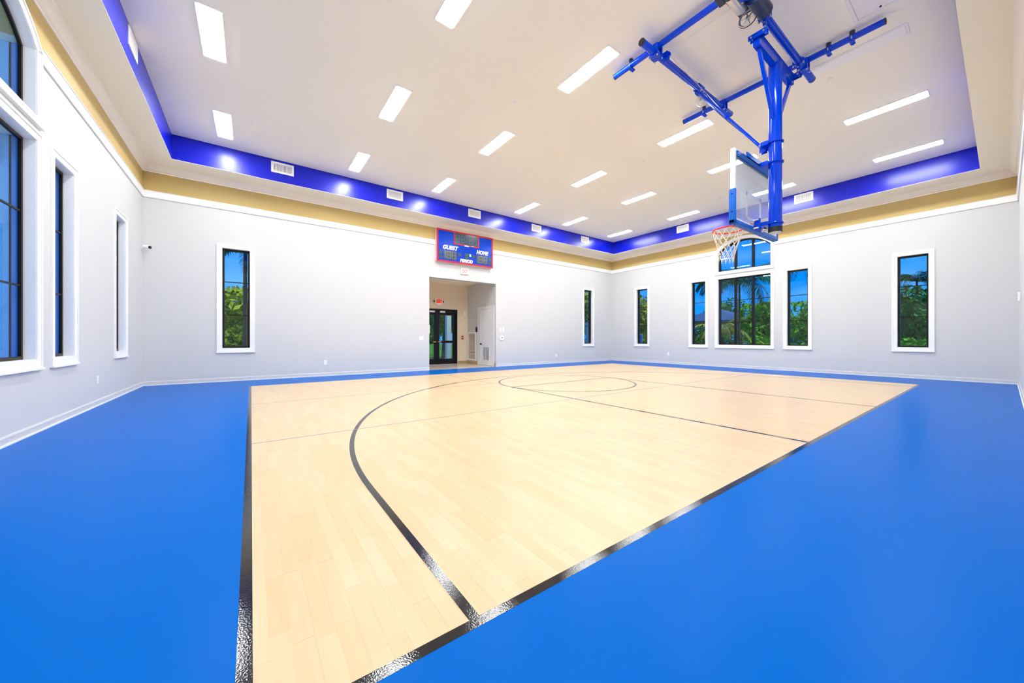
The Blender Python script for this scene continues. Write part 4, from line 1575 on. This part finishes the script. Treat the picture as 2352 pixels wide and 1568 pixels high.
levels = [(0.0, RR), (.11, .215), (.20, .185), (.28, .160), (.36, .142), (.44, .132), (.53, .128)]
swing = lambda dz: Vector((-.02, .03, 0)) * (dz / .53) ** 2
def npt(k, i):
    dz, r_ = levels[i]
    a = 2 * math.pi * (k + (.5 if i % 2 == 0 else 0.0)) / NL + .12 * (dz / .5)
    return Vector((tc_ + r_ * math.cos(a), RY + r_ * math.sin(a), RZ - .024 - dz)) + swing(dz)
for i in range(len(levels) - 1):
    for k in range(NL):
        a = npt(k, i)
        for kk in ((k, k + 1) if i % 2 == 0 else (k - 1, k)):
            b = npt(kk % NL, i + 1)
            m_ = a.lerp(b, .5) + Vector((0, 0, -.008))
            tube(bm, [a, m_, b], .0048, 5)
for k in range(NL):
    a = npt(k, 6)
    tube(bm, [a, a + Vector((random.uniform(-.015, .015), random.uniform(-.015, .015), -.035))], .0045, 5)
tube(bm, [npt(4, 6), npt(4, 6) + Vector((-.012, .012, -.02)), npt(4, 6) + Vector((-.02, .02, -.05))], [.003, .014, .006], 8)
obj('net', bm, 'net', rim)

# ------------------------------------------------------------------ outside the windows
vs = [(-60, -40, -.2), (90, -40, -.2), (90, 90, -.2), (-60, 90, -.2), (-60, -40, -.3), (90, -40, -.3), (90, 90, -.3), (-60, 90, -.3)]
raw('lawn', vs, [(0, 1, 2, 3), (7, 6, 5, 4), (0, 4, 5, 1), (1, 5, 6, 2), (2, 6, 7, 3), (3, 7, 4, 0)], 'lawn', kind='structure')

bm = bmesh.new()
B(bm, XL - TH - 6.5, XL - TH, -8, 22, -.19, -.06)
obj('bounce_slab', bm, 'stucco', kind='structure', smooth=False)  # pale slab added to bounce neutral light up to the left windows

rng = random.Random(11)
def frond_mesh(length, droop, m, leaf=0.32, n=34):
    """one feather frond growing along +X from the origin, arching down"""
    vs, fs = [], []
    def pt(s):
        ang = R(52) - droop * s
        return s
    spine = []
    x = z = 0.0
    st = length / n
    for i in range(n + 1):
        s = i / n
        ang = R(50) - droop * s
        spine.append((x, z, ang))
        x += math.cos(ang) * st
        z += math.sin(ang) * st
    for i in range(n):
        (x0, z0, a0), (x1, z1, a1) = spine[i], spine[i + 1]
        hw = .018 * (1 - i / n) + .004
        k = len(vs)
        vs += [(x0, -hw, z0), (x0, hw, z0), (x1, hw * .95, z1), (x1, -hw * .95, z1), (x0, 0, z0 - hw * 1.5), (x1, 0, z1 - hw * 1.5)]
        fs += [(k, k + 1, k + 2, k + 3), (k, k + 3, k + 5, k + 4), (k + 1, k + 4, k + 5, k + 2)]
        if i < 2:
            continue
        s = i / n
        ll = leaf * (math.sin(math.pi * min(1, s * .95 + .08)) ** .6) * length / 2.0
        for sd in (-1, 1):
            sw = .45 + .25 * rng.random()
            dn = .35 + .5 * rng.random()
            tip = (x0 + math.cos(a0) * ll * sw, sd * ll * .85, z0 + math.sin(a0) * ll * sw - ll * dn)
            w_ = .016 * length / 2 + .008
            k = len(vs)
            mid_ = (x0 + (tip[0] - x0) * .5, sd * ll * .46, z0 + (tip[2] - z0) * .34)
            vs += [(x0 - w_ * .5, 0, z0), (x0 + w_ * .5, 0, z0), (mid_[0] + w_, mid_[1], mid_[2]), (mid_[0] - w_, mid_[1], mid_[2]), tip]
            fs += [(k, k + 1, k + 2, k + 3), (k + 3, k + 2, k + 4)]
    me = bpy.data.meshes.new('frond')
    me.from_pydata(vs, [], fs)
    me.materials.append(M[m])
    return me
def palm(x, y, h, label, length=2.0, nf=16, m='palm', tr=.11, lean=0.0, leaf=.32):
    t = thing('palm_tree', (x, y, -.2), label, 'palm tree', 'palm trees outside the windows')
    bm = bmesh.new()
    pts = [(x + lean * (k / 6) ** 2, y, -.25 + (h + .25) * k / 6) for k in range(7)]
    tube(bm, pts, [tr * (1.35 - .5 * k / 6) for k in range(7)], 10)
    obj('trunk', bm, 'bark', t)
    ms = [frond_mesh(length, d, m, leaf) for d in (R(95), R(125), R(150))]
    for k in range(nf):
        o = bpy.data.objects.new('frond', ms[k % 3])
        COL.objects.link(o)
        o.parent = t
        o.location = (lean, 0, h + .2)
        o.rotation_euler = (rng.uniform(-.2, .2), rng.uniform(-.45, .45), 2 * math.pi * k / nf + rng.uniform(-.15, .15))
        s = rng.uniform(.85, 1.1)
        o.scale = (s, s, s)
    return t
def tree(x, y, h, rad, label, m='leafA', n=2600, ls=.20, low=.25):
    t = thing('broadleaf_tree', (x, y, -.2), label, 'tree', 'broadleaf trees outside the windows')
    bm = bmesh.new()
    tube(bm, [(x, y, -.25), (x + .05, y, h * .3), (x - .05, y + .05, h * .7)], [.16, .12, .05], 8)
    for k in range(5):
        a = k * 1.3
        tube(bm, [(x, y, h * .35), (x + math.cos(a) * rad * .6, y + math.sin(a) * rad * .6, h * .7)], [.06, .02], 6)
    obj('trunk', bm, 'bark', t)
    blobs = []
    for k in range(9):
        a, q = rng.uniform(0, 6.28), rng.uniform(0, .62) * rad
        blobs.append((math.cos(a) * q, math.sin(a) * q, h * rng.uniform(low + .12, .88), rad * rng.uniform(.34, .58)))
    vs, fs = [], []
    for k in range(n):
        bx, by, bz, br_ = blobs[k % 9]
        v = Vector((rng.gauss(0, 1), rng.gauss(0, 1), rng.gauss(0, 1))).normalized()
        c = Vector((bx, by, bz)) + v * br_ * rng.uniform(.7, 1.05)
        if c.z > h:
            c.z = h - rng.random() * .3
        u = Vector((rng.gauss(0, 1), rng.gauss(0, 1), rng.gauss(0, 1))).normalized()
        w_ = (v * .6 + Vector((rng.gauss(0, .6), rng.gauss(0, .6), rng.gauss(0, .6)))).cross(u).normalized()
        s = ls * rng.uniform(.7, 1.3)
        i = len(vs)
        vs += [c - u * s, c + w_ * s * .45, c + u * s, c - w_ * s * .45]
        fs.append((i, i + 1, i + 2, i + 3))
    raw('crown', [tuple(v) for v in vs], fs, m, t)
    return t
def bush(x, y, h, rx, ry, label, m='leafA', n=1400, ls=.12):
    vs, fs = [], []
    for k in range(n):
        v = Vector((rng.gauss(0, 1), rng.gauss(0, 1), abs(rng.gauss(0, 1)))).normalized()
        q = rng.uniform(.75, 1.05)
        c = Vector((v.x * rx * q, v.y * ry * q, v.z * h * q))
        u = Vector((rng.gauss(0, 1), rng.gauss(0, 1), rng.gauss(0, 1))).normalized()
        w_ = u.cross(Vector((rng.gauss(0, 1), rng.gauss(0, 1), rng.gauss(0, 1)))).normalized()
        s = ls * rng.uniform(.7, 1.3)
        i = len(vs)
        vs += [tuple(c - u * s), tuple(c + w_ * s * .5), tuple(c + u * s), tuple(c - w_ * s * .5)]
        fs.append((i, i + 1, i + 2, i + 3))
    o = raw('bush', vs, fs, m)
    o.location = (x, y, -.2)
    tag(o, label, 'bush', 'bushes outside the windows')
    return o

palm(19.6, 7.75, 3.9, 'dark drooping palm seen through the wide window under the arch', 2.5, 18, 'palm', .05, .0, .42)
palm(25.4, 6.4, 5.2, 'palm whose fronds hang into the window right of the arched one', 2.4, 16, 'palm', .11)
palm(39.0, 3.75, 5.3, 'small palm above the trees in the window near the right corner', 2.3, 24, 'palm', .06)
palm(23.7, 10.4, 1.6, 'low olive palm behind the left bay of the wide window', 2.0, 16, 'palmy', .09, 0, .4)
palm(-0.2, 19.0, 4.9, 'palm with dark trunk in the scoreboard-wall window near the left corner', 1.9, 18, 'palm', .08)
tree(34, 3.5, 4.7, 2.3, 'leafy tree under the small palm beyond the right corner window', 'leafB')
tree(36.6, 8.8, 4.4, 2.4, 'leafy tree beyond the window right of the arched one', 'leafA')
tree(29, 9.9, 3.9, 1.9, 'bright green tree in the right bay of the wide window', 'leafA')
tree(41, 17.8, 6.2, 2.8, 'tall tree behind the garden pavilion', 'leafB')
tree(23.0, 15.6, 4.6, 2.2, 'olive tree filling the narrow window by the far corner', 'leafC', 3200)
tree(-2.8, 29.5, 4.8, 2.2, 'tree at the left side of the scoreboard-wall window', 'leafA')
tree(-0.5, 24.0, 4.0, 1.9, 'olive tree behind the palm in the scoreboard-wall window', 'leafC')
tree(21.7, 20.4, 5.2, 2.2, 'tree filling the scoreboard-wall window by the far corner', 'leafC')
tree(10.6, 22.5, 4.6, 1.9, 'tree seen through the black glass doors', 'leafB')
tree(11.6, 28.0, 3.8, 1.9, 'low farther tree seen through the black glass doors', 'leafA')
bush(22, 2.2, 1.35, .7, 1.1, 'pale green bush at the foot of the window near the right corner', 'leafA')
bush(21, 5.6, 1.1, .7, 0.9, 'bush low in the window right of the arched one', 'leafA')
bush(22.6, 7.9, 1.5, .7, 0.9, 'bush behind the wide window under the arch', 'leafA')
bush(21.0, 10.8, 1.5, .6, 1.0, 'bush low in the window left of the arched one', 'leafB')
bush(-.6, 20.9, 1.9, 1.1, .8, 'bush low in the scoreboard-wall window near the left corner', 'leafC')

def hedge(x0, x1, y0, y1, h, label, m, n):
    vs, fs = [], []
    for k in range(n):
        c = Vector((rng.uniform(x0, x1), rng.uniform(y0, y1), -.2 + (h + .2) * rng.random() ** .8))
        u = Vector((rng.gauss(0, 1), rng.gauss(0, 1), rng.gauss(0, 1))).normalized()
        w_ = u.cross(Vector((rng.gauss(0, 1), rng.gauss(0, 1), rng.gauss(0, 1)))).normalized()
        q = .22 * rng.uniform(.7, 1.3)
        i = len(vs)
        vs += [tuple(c - u * q), tuple(c + w_ * q * .6), tuple(c + u * q), tuple(c - w_ * q * .6)]
        fs.append((i, i + 1, i + 2, i + 3))
    tag(raw('hedge', vs, fs, m), label, 'hedge')
hedge(46, 47.5, -2, 34, 3.4, 'long green hedge far behind the garden trees on the right', 'leafB', 9000)
hedge(-8, 3, 33, 34, 2.6, 'long green hedge far behind the scoreboard-wall window trees', 'leafA', 3500)

# garden pavilion
gx, gy, gh = 33.0, 14.7, 2.65
t = thing('garden_pavilion', (gx, gy, -.2), 'garden pavilion with dark blue hipped roof beyond the right wall', 'pavilion')
bm = bmesh.new()
e_ = 3.0
rv = [bm.verts.new(p) for p in ((gx - e_, gy - e_, gh), (gx + e_, gy - e_, gh), (gx + e_, gy + e_, gh), (gx - e_, gy + e_, gh), (gx, gy, gh + 1.15))]
lo = [bm.verts.new((v.co.x, v.co.y, gh - .08)) for v in rv[:4]]
for k in range(4):
    bm.faces.new((rv[k], rv[(k + 1) % 4], rv[4]))
    bm.faces.new((lo[k], lo[(k + 1) % 4], rv[(k + 1) % 4], rv[k]))
bm.faces.new(lo[::-1])
obj('roof', bm, 'roof', t, smooth=False)
for sx in (-1, 1):
    for sy_ in (-1, 1):
        bm = bmesh.new()
        px, py = gx + sx * 2.5, gy + sy_ * 2.5
        B(bm, px - .09, px + .09, py - .09, py + .09, -.2, gh - .08)
        obj('post', bm, 'beam', t, smooth=False)
        bm = bmesh.new()
        beam(bm, (px, py, gh - .9), (px, py - sy_ * .7, gh - .25), .08, .10)
        obj('brace', bm, 'beam', t, smooth=False)
for s in (-1, 1):
    bm = bmesh.new()
    B(bm, gx + s * 2.5 - .06, gx + s * 2.5 + .06, gy - 2.6, gy + 2.6, gh - .30, gh - .08)
    obj('beam', bm, 'beam', t, smooth=False)
    bm = bmesh.new()
    B(bm, gx - 2.6, gx + 2.6, gy + s * 2.5 - .06, gy + s * 2.5 + .06, gh - .30, gh - .08)
    obj('beam', bm, 'beam', t, smooth=False)
# blue post outside the far narrow window, pale pillars outside
bm = bmesh.new()
cyl(bm, (18.2, 12.36, -.22), (18.2, 12.36, 1.36), .10, 16)
tube(bm, [(18.2, 12.36, 1.36), (18.2, 12.36, 1.42), (18.2, 12.36, 1.45)], [.11, .10, .05], 16)
tag(obj('blue_post', bm, 'bluebin'), 'short blue post outside the narrow window by the far corner', 'post')
bm = bmesh.new()
B(bm, 16.55, 16.90, 14.75, 15.10, -.22, 2.05, .01, 1)
B(bm, 16.50, 16.95, 14.70, 15.15, 2.05, 2.15, .01, 1)
tag(obj('garden_pillar', bm, 'stucco'), 'pale square pillar outside the far scoreboard-wall window', 'pillar')
bm = bmesh.new()
B(bm, 8.40, 8.65, 17.4, 17.65, -.22, 3.6, .01, 1)
B(bm, 8.35, 8.70, 17.35, 17.70, -.22, .12, .01, 1)
tag(obj('porch_column', bm, 'stucco'), 'pale porch column outside the black glass doors', 'column')
